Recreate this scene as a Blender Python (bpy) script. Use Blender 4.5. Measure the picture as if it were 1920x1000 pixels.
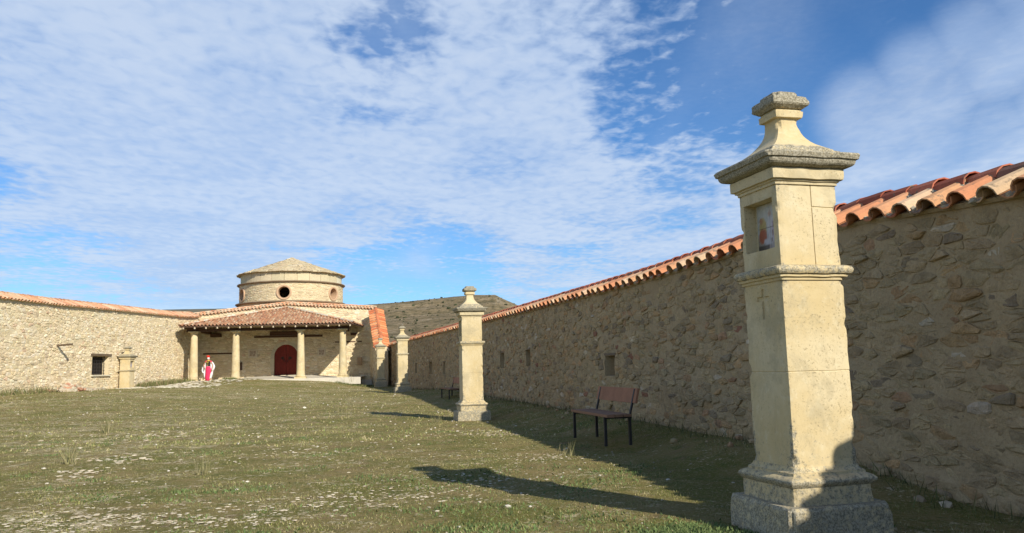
import bpy, bmesh, math, random
import numpy as np
from mathutils import Vector, Matrix, noise as mnoise

random.seed(7)
RNG = np.random.default_rng(7)
scene = bpy.context.scene
for o in list(bpy.data.objects):
    bpy.data.objects.remove(o)
R = math.radians

# ------------------------------------------------------------------ camera
FOC, HOR, ROLL = 1500.0, 186.0, 0.026
pitch = math.atan(HOR / FOC)
F = Vector((0, math.cos(pitch), math.sin(pitch)))
U0 = Vector((0, -math.sin(pitch), math.cos(pitch)))
R0 = Vector((1, 0, 0))
Rt = R0 * math.cos(ROLL) - U0 * math.sin(ROLL)
Up = U0 * math.cos(ROLL) + R0 * math.sin(ROLL)
cam_d = bpy.data.cameras.new("camera")
cam = bpy.data.objects.new("camera", cam_d)
scene.collection.objects.link(cam)
CAM = Vector((0, 0, 1.25))
cam.matrix_world = Matrix(((Rt.x, Up.x, -F.x, CAM.x), (Rt.y, Up.y, -F.y, CAM.y), (Rt.z, Up.z, -F.z, CAM.z), (0, 0, 0, 1)))
cam_d.sensor_width = 36
cam_d.lens = 36 * FOC / 1920
cam_d.clip_end = 9000
scene.camera = cam
scene.render.resolution_x, scene.render.resolution_y = 1024, 533

# ------------------------------------------------------------------ light
SUN_TRAVEL = R(-36)      # compass heading (clockwise from +Y) that the light travels towards
SUN_EL = R(30.0)
sun_d = bpy.data.lights.new("sun", 'SUN')
sun_d.energy = 5.0
sun_d.angle = R(0.53)
sun_d.color = (1.0, 0.93, 0.80)
sun = bpy.data.objects.new("sun", sun_d)
scene.collection.objects.link(sun)
ldir = Vector((math.sin(SUN_TRAVEL) * math.cos(SUN_EL), math.cos(SUN_TRAVEL) * math.cos(SUN_EL), -math.sin(SUN_EL)))
sun.rotation_mode = 'QUATERNION'
sun.rotation_quaternion = ldir.to_track_quat('-Z', 'Y')
sun.location = (10, -20, 20)

scene.view_settings.view_transform = 'Standard'
scene.view_settings.look = 'None'
scene.view_settings.exposure = 0.14
scene.view_settings.gamma = 1.0
scene.view_settings.use_curve_mapping = False


# ------------------------------------------------------------------ node helper
class NT:
    def __init__(s, tree):
        s.t = tree; s.n = tree.nodes; s.l = tree.links
    def link(s, a, b): s.l.new(a, b)
    def val(s, v):
        n = s.n.new('ShaderNodeValue'); n.outputs[0].default_value = v; return n.outputs[0]
    def _in(s, sock, v):
        if v is None: return
        if isinstance(v, (int, float)): sock.default_value = v
        elif isinstance(v, (tuple, list)): 
            sock.default_value = tuple(v) + ((1.0,) if (len(v) == 3 and sock.type == 'RGBA') else ())
        else: s.l.new(v, sock)
    def math(s, op, a, b=None, c=None, clamp=False):
        n = s.n.new('ShaderNodeMath'); n.operation = op; n.use_clamp = clamp
        for i, v in enumerate((a, b, c)): 
            if v is not None: s._in(n.inputs[i], v)
        return n.outputs[0]
    def vmath(s, op, a, b=None):
        n = s.n.new('ShaderNodeVectorMath'); n.operation = op
        s._in(n.inputs[0], a)
        if b is not None: 
            if op == 'SCALE': s._in(n.inputs[3], b)
            else: s._in(n.inputs[1], b)
        return n.outputs['Value'] if op in ('DOT_PRODUCT', 'LENGTH', 'DISTANCE') else n.outputs[0]
    def mix(s, f, a, b, mode='MIX'):
        n = s.n.new('ShaderNodeMix'); n.data_type = 'RGBA'; n.blend_type = mode
        s._in(n.inputs[0], f); s._in(n.inputs[6], a); s._in(n.inputs[7], b)
        return n.outputs[2]
    def noise(s, vec, scale, detail=4, rough=.55, dist=0.0, col=False):
        n = s.n.new('ShaderNodeTexNoise'); s._in(n.inputs['Vector'], vec)
        n.inputs['Scale'].default_value = scale; n.inputs['Detail'].default_value = detail
        n.inputs['Roughness'].default_value = rough; n.inputs['Distortion'].default_value = dist
        return n.outputs['Color' if col else 'Fac']
    def voro(s, vec, scale, feature='F1', out='Distance', rnd=1.0):
        n = s.n.new('ShaderNodeTexVoronoi'); n.feature = feature; s._in(n.inputs['Vector'], vec)
        n.inputs['Scale'].default_value = scale
        n.inputs['Randomness'].default_value = rnd
        return n.outputs[out]
    def ramp(s, f, stops, interp='LINEAR'):
        n = s.n.new('ShaderNodeValToRGB'); n.color_ramp.interpolation = interp
        el = n.color_ramp.elements
        while len(el) < len(stops): el.new(0.5)
        for e, (p, c) in zip(el, stops):
            e.position = p
            if isinstance(c, (int, float)): c = (c, c, c)
            e.color = tuple(c) + (1,)
        s._in(n.inputs[0], f); return n.outputs[0]
    def sm(s, v, lo, hi):
        n = s.n.new('ShaderNodeMapRange'); n.interpolation_type = 'SMOOTHSTEP'
        s._in(n.inputs[0], v); n.inputs[1].default_value = lo; n.inputs[2].default_value = hi
        return n.outputs[0]
    def mapping(s, vec, scale=(1, 1, 1), rot=(0, 0, 0)):
        n = s.n.new('ShaderNodeMapping'); s._in(n.inputs[0], vec)
        n.inputs['Scale'].default_value = scale; n.inputs['Rotation'].default_value = rot
        return n.outputs[0]


# ------------------------------------------------------------------ world: Nishita sky + high cloud sheet
world = bpy.data.worlds.new("World"); scene.world = world; world.use_nodes = True
w = NT(world.node_tree)
for n in list(w.n): w.n.remove(n)
out = w.n.new('ShaderNodeOutputWorld'); bg = w.n.new('ShaderNodeBackground')
sky = w.n.new('ShaderNodeTexSky'); sky.sky_type = 'NISHITA'; sky.sun_disc = False
sky.sun_elevation = SUN_EL; sky.sun_rotation = SUN_TRAVEL + math.pi
sky.altitude = 1200; sky.air_density = 1.0; sky.dust_density = 0.3; sky.ozone_density = 2.0
tc = w.n.new('ShaderNodeTexCoord')
D = w.vmath('NORMALIZE', tc.outputs['Generated'])
sep = w.n.new('ShaderNodeSeparateXYZ'); w.link(D, sep.inputs[0])
dz = w.math('MAXIMUM', sep.outputs[2], 0.0)
den = w.math('ADD', dz, 0.045)
cb = w.n.new('ShaderNodeCombineXYZ')
w.link(w.math('DIVIDE', sep.outputs[0], den), cb.inputs[0]); w.link(w.math('DIVIDE', sep.outputs[1], den), cb.inputs[1])
P = cb.outputs[0]
def blob(dirv, r0, r1):
    v = Vector(dirv).normalized()
    dt = w.vmath('DOT_PRODUCT', D, tuple(v))
    return w.sm(dt, math.cos(R(r1)), math.cos(R(r0)))
big = w.noise(P, 0.45, 3, .5, .5)
mid = w.noise(P, 1.7, 5, .5, .6)
rip = w.noise(w.mapping(P, (1.0, .72, 1), (0, 0, R(-25))), 17.0, 3, .45, .35)
fine = w.noise(P, 42.0, 3, .55, .2)
streak = w.noise(w.mapping(P, (1.3, .5, 1), (0, 0, R(38))), 1.0, 4, .45, .5)
def dirpx(px, py):
    return F + Rt * ((px - 960) / FOC) - Up * ((py - 500) / FOC)
soft = w.math('ADD', w.math('MULTIPLY', big, .45), w.math('MULTIPLY', mid, .75))
soft = w.math('ADD', soft, .06)
soft = w.math('SUBTRACT', soft, w.math('MULTIPLY', w.sm(sep.outputs[2], .46, .85), .34))  # cloud cover thinned overhead, out of view, to lessen sky fill in shade
holes = [((1610, 60), 2, 12, -.62), ((1330, 60), 1, 9, -.12), ((1230, 230), 1, 7, -.17), ((1870, 185), .5, 4.5, -.30), ((720, 100), 1, 6, -.10),
         ((20, 250), .5, 4, -.05), ((80, 430), .5, 6, -.06), ((160, 555), .5, 6, -.16), ((820, 545), .5, 7, -.34), ((1050, 500), .5, 5, -.10), ((650, 500), .5, 4, -.12),
         ((300, 150), 3, 15, .12), ((900, 330), 3, 13, .10), ((350, 380), 3, 12, .12), ((1300, 380), 1, 7, .08)]
for (q, a, b_, amt) in holes:
    soft = w.math('ADD', soft, w.math('MULTIPLY', blob(dirpx(*q), a, b_), amt))
base = w.sm(soft, .30, .82)
rr_ = w.math('ADD', w.math('MULTIPLY', w.math('SUBTRACT', rip, .5), 1.5), w.math('MULTIPLY', w.math('SUBTRACT', fine, .5), .45))
amp_ = w.math('SUBTRACT', 1.15, w.math('MULTIPLY', base, .62))
cov = w.sm(w.math('ADD', base, w.math('MULTIPLY', rr_, amp_)), .0, .98)
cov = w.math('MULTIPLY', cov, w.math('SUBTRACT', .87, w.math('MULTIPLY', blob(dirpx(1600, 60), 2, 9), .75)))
wisp2 = blob(dirpx(1700, 300), 1, 7)
for q_ in ((1640, 225), (1740, 160), (1850, 95), (1960, 20), (1880, 290), (1990, 250)):
    wisp2 = w.math('MAXIMUM', wisp2, blob(dirpx(*q_), .5, 4.6))
cov = w.math('MAXIMUM', cov, w.math('MULTIPLY', w.sm(w.math('ADD', w.math('ADD', streak, w.math('MULTIPLY', fine, .05)), w.math('MULTIPLY', wisp2, .34)), .46, .98), .86))
cov = w.math('MULTIPLY', cov, w.sm(sep.outputs[2], .02, .10))
veil = w.math('MULTIPLY', w.sm(sep.outputs[2], .30, .02), .22)
blue = w.mix(1.0, sky.outputs[0], (0.74, 1.25, 1.72), 'MULTIPLY')
ccol = w.mix(w.sm(w.math('ADD', w.math('MULTIPLY', mid, .6), w.math('MULTIPLY', rip, .4)), .36, .66), (5.9, 7.7, 10.8), (7.8, 9.2, 11.4))
c1 = w.mix(veil, blue, (6.2, 9.4, 12.0))
c2 = w.mix(cov, c1, ccol)
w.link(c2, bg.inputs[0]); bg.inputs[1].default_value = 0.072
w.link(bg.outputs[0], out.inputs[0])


# ------------------------------------------------------------------ materials
def new_mat(name):
    m = bpy.data.materials.new(name); m.use_nodes = True
    t = NT(m.node_tree); bs = t.n['Principled BSDF']
    bs.inputs['Roughness'].default_value = .9
    bs.inputs['Specular IOR Level'].default_value = .2
    return m, t, bs
def geo_pos(t): return t.n.new('ShaderNodeNewGeometry').outputs['Position']
def obj_pos(t): return t.n.new('ShaderNodeTexCoord').outputs['Object']
def bump(t, bs, h, strength, dist):
    b = t.n.new('ShaderNodeBump'); b.inputs['Strength'].default_value = strength; b.inputs['Distance'].default_value = dist
    t.link(h, b.inputs['Height']); t.link(b.outputs[0], bs.inputs['Normal']); return b
def tone_attr(t):
    a = t.n.new('ShaderNodeAttribute'); a.attribute_name = 'tone'; return a.outputs['Color']

def mat_tone(name, n1=9.0, n2=55.0, amt=.35, bs_=.6, bd=.012, rough=.92, stain=None):
    """colour comes from each piece's own tone; noise adds grain and wear"""
    m, t, bs = new_mat(name)
    p = geo_pos(t)
    a = t.noise(p, n1, 5, .6); b2 = t.noise(p, n2, 4, .65)
    k = t.math('ADD', t.math('MULTIPLY', a, amt * 1.4), t.math('MULTIPLY', b2, amt * .9))
    k = t.math('ADD', k, 1 - amt * 1.15)
    c = t.mix(1.0, tone_attr(t), k, 'MULTIPLY')
    if stain:
        c = t.mix(t.sm(t.noise(p, stain[1], 5, .7), stain[2], stain[3]), c, stain[0])
    t.link(c, bs.inputs['Base Color']); bs.inputs['Roughness'].default_value = rough
    h = t.math('ADD', t.noise(p, n2 * .6, 5, .7), t.math('MULTIPLY', a, .8))
    bump(t, bs, h, bs_, bd)
    return m

M = {}
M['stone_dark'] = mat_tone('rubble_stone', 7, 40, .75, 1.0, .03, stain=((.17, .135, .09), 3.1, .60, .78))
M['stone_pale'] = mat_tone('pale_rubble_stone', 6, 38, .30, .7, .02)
M['tile'] = mat_tone('clay_tile', 8, 60, .40, .35, .006, .85, stain=((.19, .15, .105), 9, .54, .72))
M['tile_far'] = mat_tone('weathered_clay_tile', 5, 30, .40, .3, .006, .85, stain=((.50, .40, .27), 4, .50, .66))
M['slab'] = mat_tone('roof_slab_stone', 4, 30, .30, .6, .02)
M['wood'] = mat_tone('old_wood', 4, 60, .5, .5, .006, .8)
M['cloth'] = mat_tone('costume_cloth', 20, 200, .12, .1, .002, .9)
M['skin'] = mat_tone('skin', 20, 100, .08, .05, .001, .6)
M['pebble'] = mat_tone('loose_stone', 14, 70, .3, .5, .01)
M['grassblade'] = mat_tone('grass_blade', 3, 40, .30, 0.0, .001, .85)

def mortar(name, c0, c1, c2, bstr=.9, scale=1.0):
    m, t, bs = new_mat(name); p = geo_pos(t)
    n = t.noise(p, 2.2 * scale, 6, .65); n2 = t.noise(p, 26 * scale, 5, .7)
    c = t.mix(t.sm(n, .35, .65), c0, c1)
    c = t.mix(t.sm(n2, .45, .8), c, c2)
    t.link(c, bs.inputs['Base Color'])
    h = t.math('ADD', t.math('MULTIPLY', n2, .5), t.noise(p, 8 * scale, 6, .65))
    bump(t, bs, h, bstr, .035); return m
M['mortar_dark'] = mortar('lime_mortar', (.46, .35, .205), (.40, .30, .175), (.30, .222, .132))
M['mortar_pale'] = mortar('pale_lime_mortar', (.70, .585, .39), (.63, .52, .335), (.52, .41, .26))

# limestone of the pillars and columns: warm ochre body, pits, grey lichen where rain sits
def limestone(name, lichen=1.0, base=((.57, .450, .242), (.63, .530, .335))):
    m, t, bs = new_mat(name); p = geo_pos(t)
    n = t.noise(p, 1.7, 5, .6); nf = t.noise(p, 60, 4, .7); nm = t.noise(p, 11, 6, .65)
    c = t.mix(t.sm(n, .32, .68), base[0], base[1])
    c = t.mix(t.math('MULTIPLY', t.sm(nm, .50, .72), .35), c, (.70, .64, .46))
    pit = t.sm(nf, .56, .66)
    pitmask = t.sm(t.noise(p, 2.3, 4, .6), .38, .60)
    pits = t.math('MULTIPLY', pit, pitmask)
    c = t.mix(t.math('MULTIPLY', pits, .7), c, (.24, .19, .11))
    c = t.mix(t.math('MULTIPLY', t.sm(t.noise(t.mapping(p, (1, 1, .30)), 4.5, 6, .7), .50, .68), .42), c, (.40, .32, .18))
    c = t.mix(t.math('MULTIPLY', t.sm(t.noise(p, 1.35, 7, .75, .5), .48, .62), .55), c, (.40, .34, .215))
    c = t.mix(t.math('MULTIPLY', t.sm(t.noise(p, 26, 6, .75), .57, .66), .35), c, (.36, .29, .17))
    # lichen amount carried per vertex (tone red channel)
    a = tone_attr(t); sp = t.n.new('ShaderNodeSeparateColor'); t.link(a, sp.inputs[0])
    lm = t.math('MULTIPLY', sp.outputs[0], lichen)
    ln = t.noise(p, 24, 7, .78)
    lf = t.sm(t.math('ADD', ln, t.math('MULTIPLY', t.math('SUBTRACT', lm, .5), .75)), .47, .60)
    lc = t.mix(t.sm(t.noise(p, 70, 5, .75), .42, .58), (.13, .12, .09), (.40, .37, .29))
    lf = t.math('MULTIPLY', lf, t.math('MINIMUM', t.math('MULTIPLY', lm, 3), .86))
    c = t.mix(lf, c, lc)
    t.link(c, bs.inputs['Base Color'])
    h = t.math('SUBTRACT', t.math('ADD', t.math('MULTIPLY', nm, .6), t.math('MULTIPLY', t.noise(p, 120, 3, .7), .25)), t.math('MULTIPLY', pits, .6))
    h = t.math('ADD', h, t.math('MULTIPLY', t.math('MULTIPLY', ln, lf), .6))
    bump(t, bs, h, .42, .009); return m
M['limestone'] = limestone('weathered_limestone')

def plain(name, col, var=.25, scale=12, rough=.8, b=.2, bd=.004, metal=0.0, spec=.2):
    m, t, bs = new_mat(name); p = geo_pos(t)
    n = t.noise(p, scale, 5, .65)
    c = t.mix(1.0, col, t.math('ADD', t.math('MULTIPLY', n, var * 2), 1 - var), 'MULTIPLY')
    t.link(c, bs.inputs['Base Color']); bs.inputs['Roughness'].default_value = rough
    bs.inputs['Metallic'].default_value = metal; bs.inputs['Specular IOR Level'].default_value = spec
    bump(t, bs, t.noise(p, scale * 4, 4, .6), b, bd); return m
M['iron'] = plain('black_painted_iron', (.022, .02, .02), .3, 30, .55, .2, .002, 0, .4)
M['dark'] = plain('dark_interior', (.035, .028, .022), .3, 5)
M['redwood'] = plain('red_painted_door_wood', (.19, .026, .016), .45, 5, .6, .4, .006)
M['darkwood'] = plain('dark_brown_timber', (.050, .024, .014), .4, 5, .8, .4, .006)
M['plaster'] = plain('cream_render', (.60, .52, .36), .25, 3, .9, .3, .01)
M['brick'] = plain('worn_brick', (.52, .35, .22), .35, 14, .9, .5, .01)
M['terra'] = plain('terracotta_band', (.27, .20, .13), .3, 12, .9, .4, .01)
M['floor'] = plain('pale_concrete_floor', (.60, .55, .45), .18, 4, .9, .3, .006)
M['glaze'] = None
m, t, bs = new_mat('glazed_painted_tile'); t.link(tone_attr(t), bs.inputs['Base Color']); bs.inputs['Roughness'].default_value = .38; bs.inputs['Specular IOR Level'].default_value = .5
M['glaze'] = m

# meadow ground
m, t, bs = new_mat('dry_meadow'); p = geo_pos(t)
n0 = t.noise(p, .16, 5, .6, .3); n1 = t.noise(p, .75, 6, .65, .3); n2 = t.noise(p, 4.5, 6, .7); n3 = t.noise(p, 28, 5, .75); n4 = t.noise(p, 95, 3, .7)
g = t.mix(t.sm(n1, .36, .64), (.190, .182, .047), (.31, .238, .098))
g = t.mix(t.math('MULTIPLY', t.sm(n2, .48, .66), .7), g, (.105, .135, .034))
g = t.mix(t.math('MULTIPLY', t.sm(n3, .48, .64), .65), g, (.42, .345, .19))
g = t.mix(t.math('MULTIPLY', t.sm(t.noise(p, 46, 4, .75), .55, .68), .55), g, (.075, .075, .028))
g = t.mix(t.math('MULTIPLY', t.sm(t.noise(p, 2.0, 5, .7), .54, .68), .55), g, (.25, .165, .095))
bare = t.math('ADD', t.math('MULTIPLY', t.noise(t.mapping(p, (1, 1, 1)), 1.15, 7, .72, .4), .5), t.math('MULTIPLY', n0, .32))
bare = t.math('ADD', bare, t.math('MULTIPLY', t.math('SUBTRACT', n3, .5), .62))
bare = t.math('ADD', bare, t.math('MULTIPLY', t.math('SUBTRACT', t.noise(p, 8, 6, .75), .5), .85))
spx = t.n.new('ShaderNodeSeparateXYZ'); t.link(p, spx.inputs[0])
lf = t.math('MULTIPLY', t.sm(spx.outputs[0], 1.0, -9.0), .045)
bare = t.math('ADD', bare, lf)
bare = t.math('ADD', bare, t.math('MULTIPLY', t.sm(t.vmath('LENGTH', t.vmath('SUBTRACT', p, (-4.6, 8.2, 0))), 4.5, .5), .045))
bm_ = t.sm(bare, .515, .565)
g = t.mix(t.math('MULTIPLY', bm_, .75), g, t.mix(t.sm(n4, .35, .65), (.60, .49, .30), (.84, .72, .50)))
crumbs = t.math('MULTIPLY', t.sm(t.voro(p, 7.0), .12, .06), t.sm(n2, .45, .62))
g = t.mix(t.math('MULTIPLY', crumbs, .85), g, (.52, .47, .37))
# beyond the courtyard: scrubby moor
dist = t.vmath('LENGTH', p)
far = t.sm(dist, 70, 110)
fm = t.mix(t.sm(t.noise(p, .03, 6, .6), .4, .6), (.14, .125, .07), (.10, .10, .05))
g = t.mix(far, g, fm)
t.link(g, bs.inputs['Base Color']); bs.inputs['Roughness'].default_value = .95; bs.inputs['Specular IOR Level'].default_value = .05
h = t.math('ADD', t.math('ADD', t.math('MULTIPLY', n3, .7), t.math('MULTIPLY', n4, .5)), t.math('MULTIPLY', n2, .8))
bump(t, bs, h, .9, .05); M['ground'] = m

m, t, bs = new_mat('rocky_hill'); p = geo_pos(t)
nrm = t.n.new('ShaderNodeNewGeometry').outputs['Normal']
sn = t.n.new('ShaderNodeSeparateXYZ'); t.link(nrm, sn.inputs[0])
k = t.noise(t.mapping(p, (1, 1, 6)), .035, 7, .65)
c = t.mix(t.sm(k, .40, .60), (.20, .155, .085), (.27, .205, .12))
c = t.mix(t.math('MULTIPLY', t.sm(t.noise(t.mapping(p, (1, 1, 9)), .07, 7, .75), .53, .62), .55), c, (.46, .37, .25))
c = t.mix(t.math('MULTIPLY', t.sm(t.noise(t.mapping(p, (1, .35, 14)), .05, 8, .8), .57, .62), .4), c, (.08, .07, .045))
c = t.mix(t.math('MULTIPLY', t.sm(t.noise(p, .16, 8, .8), .50, .58), .75), c, (.065, .066, .034))
steep = t.sm(sn.outputs[2], .90, .72)
c = t.mix(steep, c, t.mix(t.sm(t.noise(t.mapping(p, (1, 1, .4)), .5, 5, .7), .42, .60), (.17, .145, .11), (.46, .39, .29)))
t.link(c, bs.inputs['Base Color']); bs.inputs['Specular IOR Level'].default_value = .05
bump(t, bs, t.noise(p, .4, 6, .7), .8, 1.5); M['hill'] = m
m, t, bs = new_mat('distant_hill'); p = geo_pos(t)
t.link(t.mix(t.sm(t.noise(p, .01, 6, .6), .42, .58), (.085, .085, .06), (.15, .135, .09)), bs.inputs['Base Color']); M['farhill'] = m
m, t, bs = new_mat('bush_leaf'); t.link(t.mix(1.0, tone_attr(t), t.math('ADD', .7, t.math('MULTIPLY', t.noise(geo_pos(t), 10, 3), .6)), 'MULTIPLY'), bs.inputs['Base Color']); M['leaf'] = m


# ------------------------------------------------------------------ mesh helpers
COL = scene.collection
def props(o, label=None, cat=None, group=None, kind=None):
    if label: o['label'] = label
    if cat: o['category'] = cat
    if group: o['group'] = group
    if kind: o['kind'] = kind
    return o
def empty(name, loc, rz=0.0, **k):
    o = bpy.data.objects.new(name, None); COL.objects.link(o)
    o.location = loc; o.rotation_euler = (0, 0, rz); o.empty_display_size = .3
    props(o, **k); return o
def link(name, me, parent=None, mat=None, **k):
    o = bpy.data.objects.new(name, me); COL.objects.link(o)
    if parent is not None: o.parent = parent
    if mat is not None and not me.materials: me.materials.append(mat)
    props(o, **k); return o

class MB:
    def __init__(s): s.v = []; s.f = []; s.t = []; s.tone = (.5, .5, .5)
    def add(s, vs, fs, tone=None, mat4=None):
        b = len(s.v)
        if mat4 is not None: vs = [mat4 @ Vector(q) for q in vs]
        s.v.extend([tuple(q) for q in vs]); s.f.extend([tuple(i + b for i in f) for f in fs])
        if tone is not None and len(tone) == len(vs) and not isinstance(tone[0], (int, float)): s.t.extend(tone)
        else: s.t.extend([tone or s.tone] * len(vs))
    def box(s, c, d, rot=None, tone=None, jit=0.0):
        x, y, z = d[0] / 2, d[1] / 2, d[2] / 2
        vs = [Vector((a * x, b * y, e * z)) for e in (-1, 1) for b in (-1, 1) for a in (-1, 1)]
        if jit: vs = [q + Vector((random.uniform(-jit, jit), random.uniform(-jit, jit), random.uniform(-jit, jit))) for q in vs]
        if rot is not None: vs = [rot @ q for q in vs]
        vs = [q + Vector(c) for q in vs]
        s.add(vs, [(0, 2, 3, 1), (4, 5, 7, 6), (0, 1, 5, 4), (2, 6, 7, 3), (0, 4, 6, 2), (1, 3, 7, 5)], tone)
    def beam(s, p0, p1, wd, ht, tone=None, up=(0, 0, 1)):
        p0, p1 = Vector(p0), Vector(p1); d = (p1 - p0); L = d.length; d.normalize()
        if abs(d.dot(Vector(up))) > .99: up = (0, 1, 0) if abs(d.y) < .9 else (0, 0, 1)
        x = d.cross(Vector(up)).normalized(); z = x.cross(d)
        Mx = Matrix((x, d, z)).transposed()
        s.box((p0 + p1) / 2, (wd, L, ht), Mx, tone)
    def tube(s, p0, p1, r0, r1=None, n=8, tone=None):
        r1 = r0 if r1 is None else r1
        p0, p1 = Vector(p0), Vector(p1); d = (p1 - p0).normalized()
        x = d.orthogonal().normalized(); y = d.cross(x)
        vs = [p + x * (r * math.cos(a)) + y * (r * math.sin(a)) for p, r in ((p0, r0), (p1, r1)) for a in [2 * math.pi * i / n for i in range(n)]]
        s.add(vs, [(i, (i + 1) % n, n + (i + 1) % n, n + i) for i in range(n)] + [tuple(range(n - 1, -1, -1)), tuple(range(n, 2 * n))], tone)
    def lathe(s, prof, c=(0, 0, 0), n=28, tone=None):
        vs = []; 
        for r, z in prof: vs += [(c[0] + r * math.cos(2 * math.pi * i / n), c[1] + r * math.sin(2 * math.pi * i / n), c[2] + z) for i in range(n)]
        fs = [(k * n + i, k * n + (i + 1) % n, (k + 1) * n + (i + 1) % n, (k + 1) * n + i) for k in range(len(prof) - 1) for i in range(n)]
        fs += [tuple(range(n - 1, -1, -1)), tuple(range((len(prof) - 1) * n, len(prof) * n))]
        s.add(vs, fs, tone)
    def mesh(s, name, smooth=False):
        me = bpy.data.meshes.new(name); me.from_pydata(s.v, [], s.f)
        a = me.attributes.new('tone', 'FLOAT_COLOR', 'POINT')
        arr = np.ones((len(s.v), 4), np.float32)
        if s.t: arr[:, :3] = np.array(s.t, np.float32)
        a.data.foreach_set('color', arr.ravel())
        if smooth: me.polygons.foreach_set('use_smooth', [True] * len(me.polygons))
        me.update(); return me
    def build(s, name, mat, parent=None, smooth=False, **k):
        return link(name, s.mesh(name, smooth), parent, mat, **k)

def sstep(a, b, x):
    t = np.clip((np.asarray(x, float) - a) / (b - a), 0, 1); return t * t * (3 - 2 * t)
def nz(x, y, z=0.0): return mnoise.noise(Vector((x, y, z)))

def fill_arrays(name, V, Fq, tone, mat, parent=None, **k):
    """large mesh from numpy arrays, all faces with the same vertex count"""
    me = bpy.data.meshes.new(name); nv, nf, kf = len(V), len(Fq), Fq.shape[1]
    me.vertices.add(nv); me.vertices.foreach_set('co', V.astype(np.float32).ravel())
    me.loops.add(nf * kf); me.loops.foreach_set('vertex_index', Fq.astype(np.int32).ravel())
    me.polygons.add(nf); me.polygons.foreach_set('loop_start', np.arange(0, nf * kf, kf, dtype=np.int32))
    me.polygons.foreach_set('loop_total', np.full(nf, kf, np.int32))
    me.update(calc_edges=True); me.validate()
    a = me.attributes.new('tone', 'FLOAT_COLOR', 'POINT'); arr = np.ones((nv, 4), np.float32); arr[:, :3] = tone
    a.data.foreach_set('color', arr.ravel())
    return link(name, me, parent, mat, **k)

# ------------------------------------------------------------------ terrain
def ground_z(x, y):
    x = np.asarray(x, float); y = np.asarray(y, float)
    z = -.10 * sstep(2, 10, y) * (1 - sstep(26, 40, y))
    z = z - .05 * sstep(2.5, 4.5, x) * (1 - sstep(7, 10, y))
    z = z + .22 * sstep(1.75, 2.9, x + .27 * (y - 12)) * sstep(7, 10, y) * (1 - sstep(36, 48, y))
    z = z + .50 * sstep(-9, -23, x) * sstep(12, 36, y)
    z = z + .16 * sstep(51, 57.5, y) * sstep(-10.5, -13.5, x) + .22 * sstep(50, 57, y) * sstep(-11, -14, x) * (1 - sstep(-20, -24, x))
    return z
def gz(x, y): return float(ground_z(x, y)) + .035 * nz(x * .5, y * .5) + .02 * nz(x * 1.9, y * 1.9, 3)

def axis(lo, hi, s0, grow, lim):
    a = [0.0]; s = s0
    while a[-1] < hi: a.append(a[-1] + s); s = min(s * grow, lim)
    b = [0.0]; s = s0
    while b[-1] > lo: b.append(b[-1] - s); s = min(s * grow, lim)
    return sorted(set(a + b))
xs = axis(-2600, 2600, .28, 1.035, 200); ys = axis(-300, 5200, .28, 1.03, 200)
V = [(x, y, gz(x, y) if abs(x) < 60 and -30 < y < 90 else float(ground_z(x, y))) for y in ys for x in xs]
nx = len(xs)
Fa = np.array([(j * nx + i, j * nx + i + 1, (j + 1) * nx + i + 1, (j + 1) * nx + i) for j in range(len(ys) - 1) for i in range(nx - 1)])
g = fill_arrays('ground', np.array(V), Fa, np.full((len(V), 3), .5), M['ground'], kind='structure')
g.data.polygons.foreach_set('use_smooth', [True] * len(g.data.polygons))

# hills -----------------------------------------------------------------------
def hill(name, mat, d0, d1, brg, prof, nb, nd, ledges=(), rough=1.0, ztop_fn=None):
    """terrain between two distances; prof = crest height as ratio to crest distance, over bearing x/y"""
    bx = np.linspace(brg[0], brg[1], nb); V = []; 
    pb, pr = zip(*prof)
    for i in range(nb):
        crest = np.interp(bx[i], pb, pr)
        for j in range(nd):
            u = j / (nd - 1)                    # 0 foot .. 1 behind the crest
            Y = d0 + (d1 - d0) * u
            X = bx[i] * Y
            yc = d0 + (d1 - d0) * .62
            H = crest * yc
            s = min(u / .62, 1.0)
            shape = s ** 1.25
            for (a, wd, am) in ledges:          # rock steps
                jit = .018 * mnoise.fractal(Vector((bx[i] * 14, a * 9, 2)), 1, 2, 4)
                shape += am * (1 / (1 + math.exp(-(s - a - jit) / wd)) - 1 / (1 + math.exp(-(s ** 1.25 - a) / .25)))
            z = H * shape
            z += rough * H * .030 * mnoise.fractal(Vector((X * .011, Y * .011, 5)), 1, 2, 6) * (1 - sstep(.85, 1.0, s) * .8)
            if u > .62: z = H * (1 - ((u - .62) / .38) ** 2 * .5)
            z += rough * .003 * H * nz(X * .12, Y * .05)
            V.append((X, Y, z - 2.0 * (u < .01)))
    Fa = np.array([(i * nd + j, (i + 1) * nd + j, (i + 1) * nd + j + 1, i * nd + j + 1) for i in range(nb - 1) for j in range(nd - 1)])
    o = fill_arrays(name, np.array(V), Fa, np.full((len(V), 3), .5), mat, kind='structure')
    return o
mesa = hill('rocky_hill', M['hill'], 150, 900, (-.50, .42),
     [(-.50, .052), (-.36, .056), (-.25, .063), (-.188, .0770), (-.1415, .0790), (-.088, .0830), (-.048, .0855), (-.022, .0850), (-.012, .080), (.015, .068), (.05, .056), (.12, .045), (.42, .03)],
     620, 150, ledges=((.80, .010, .10), (.88, .008, .09), (.55, .012, .05)))
hill('distant_hill', M['farhill'], 2200, 4200, (-.75, .75), [(-.75, .076), (-.60, .079), (-.50, .0805), (-.44, .0815), (-.36, .0808), (-.30, .079), (-.2, .074), (-.1, .06), (.1, .045), (.75, .04)], 160, 30, rough=.4)


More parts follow.
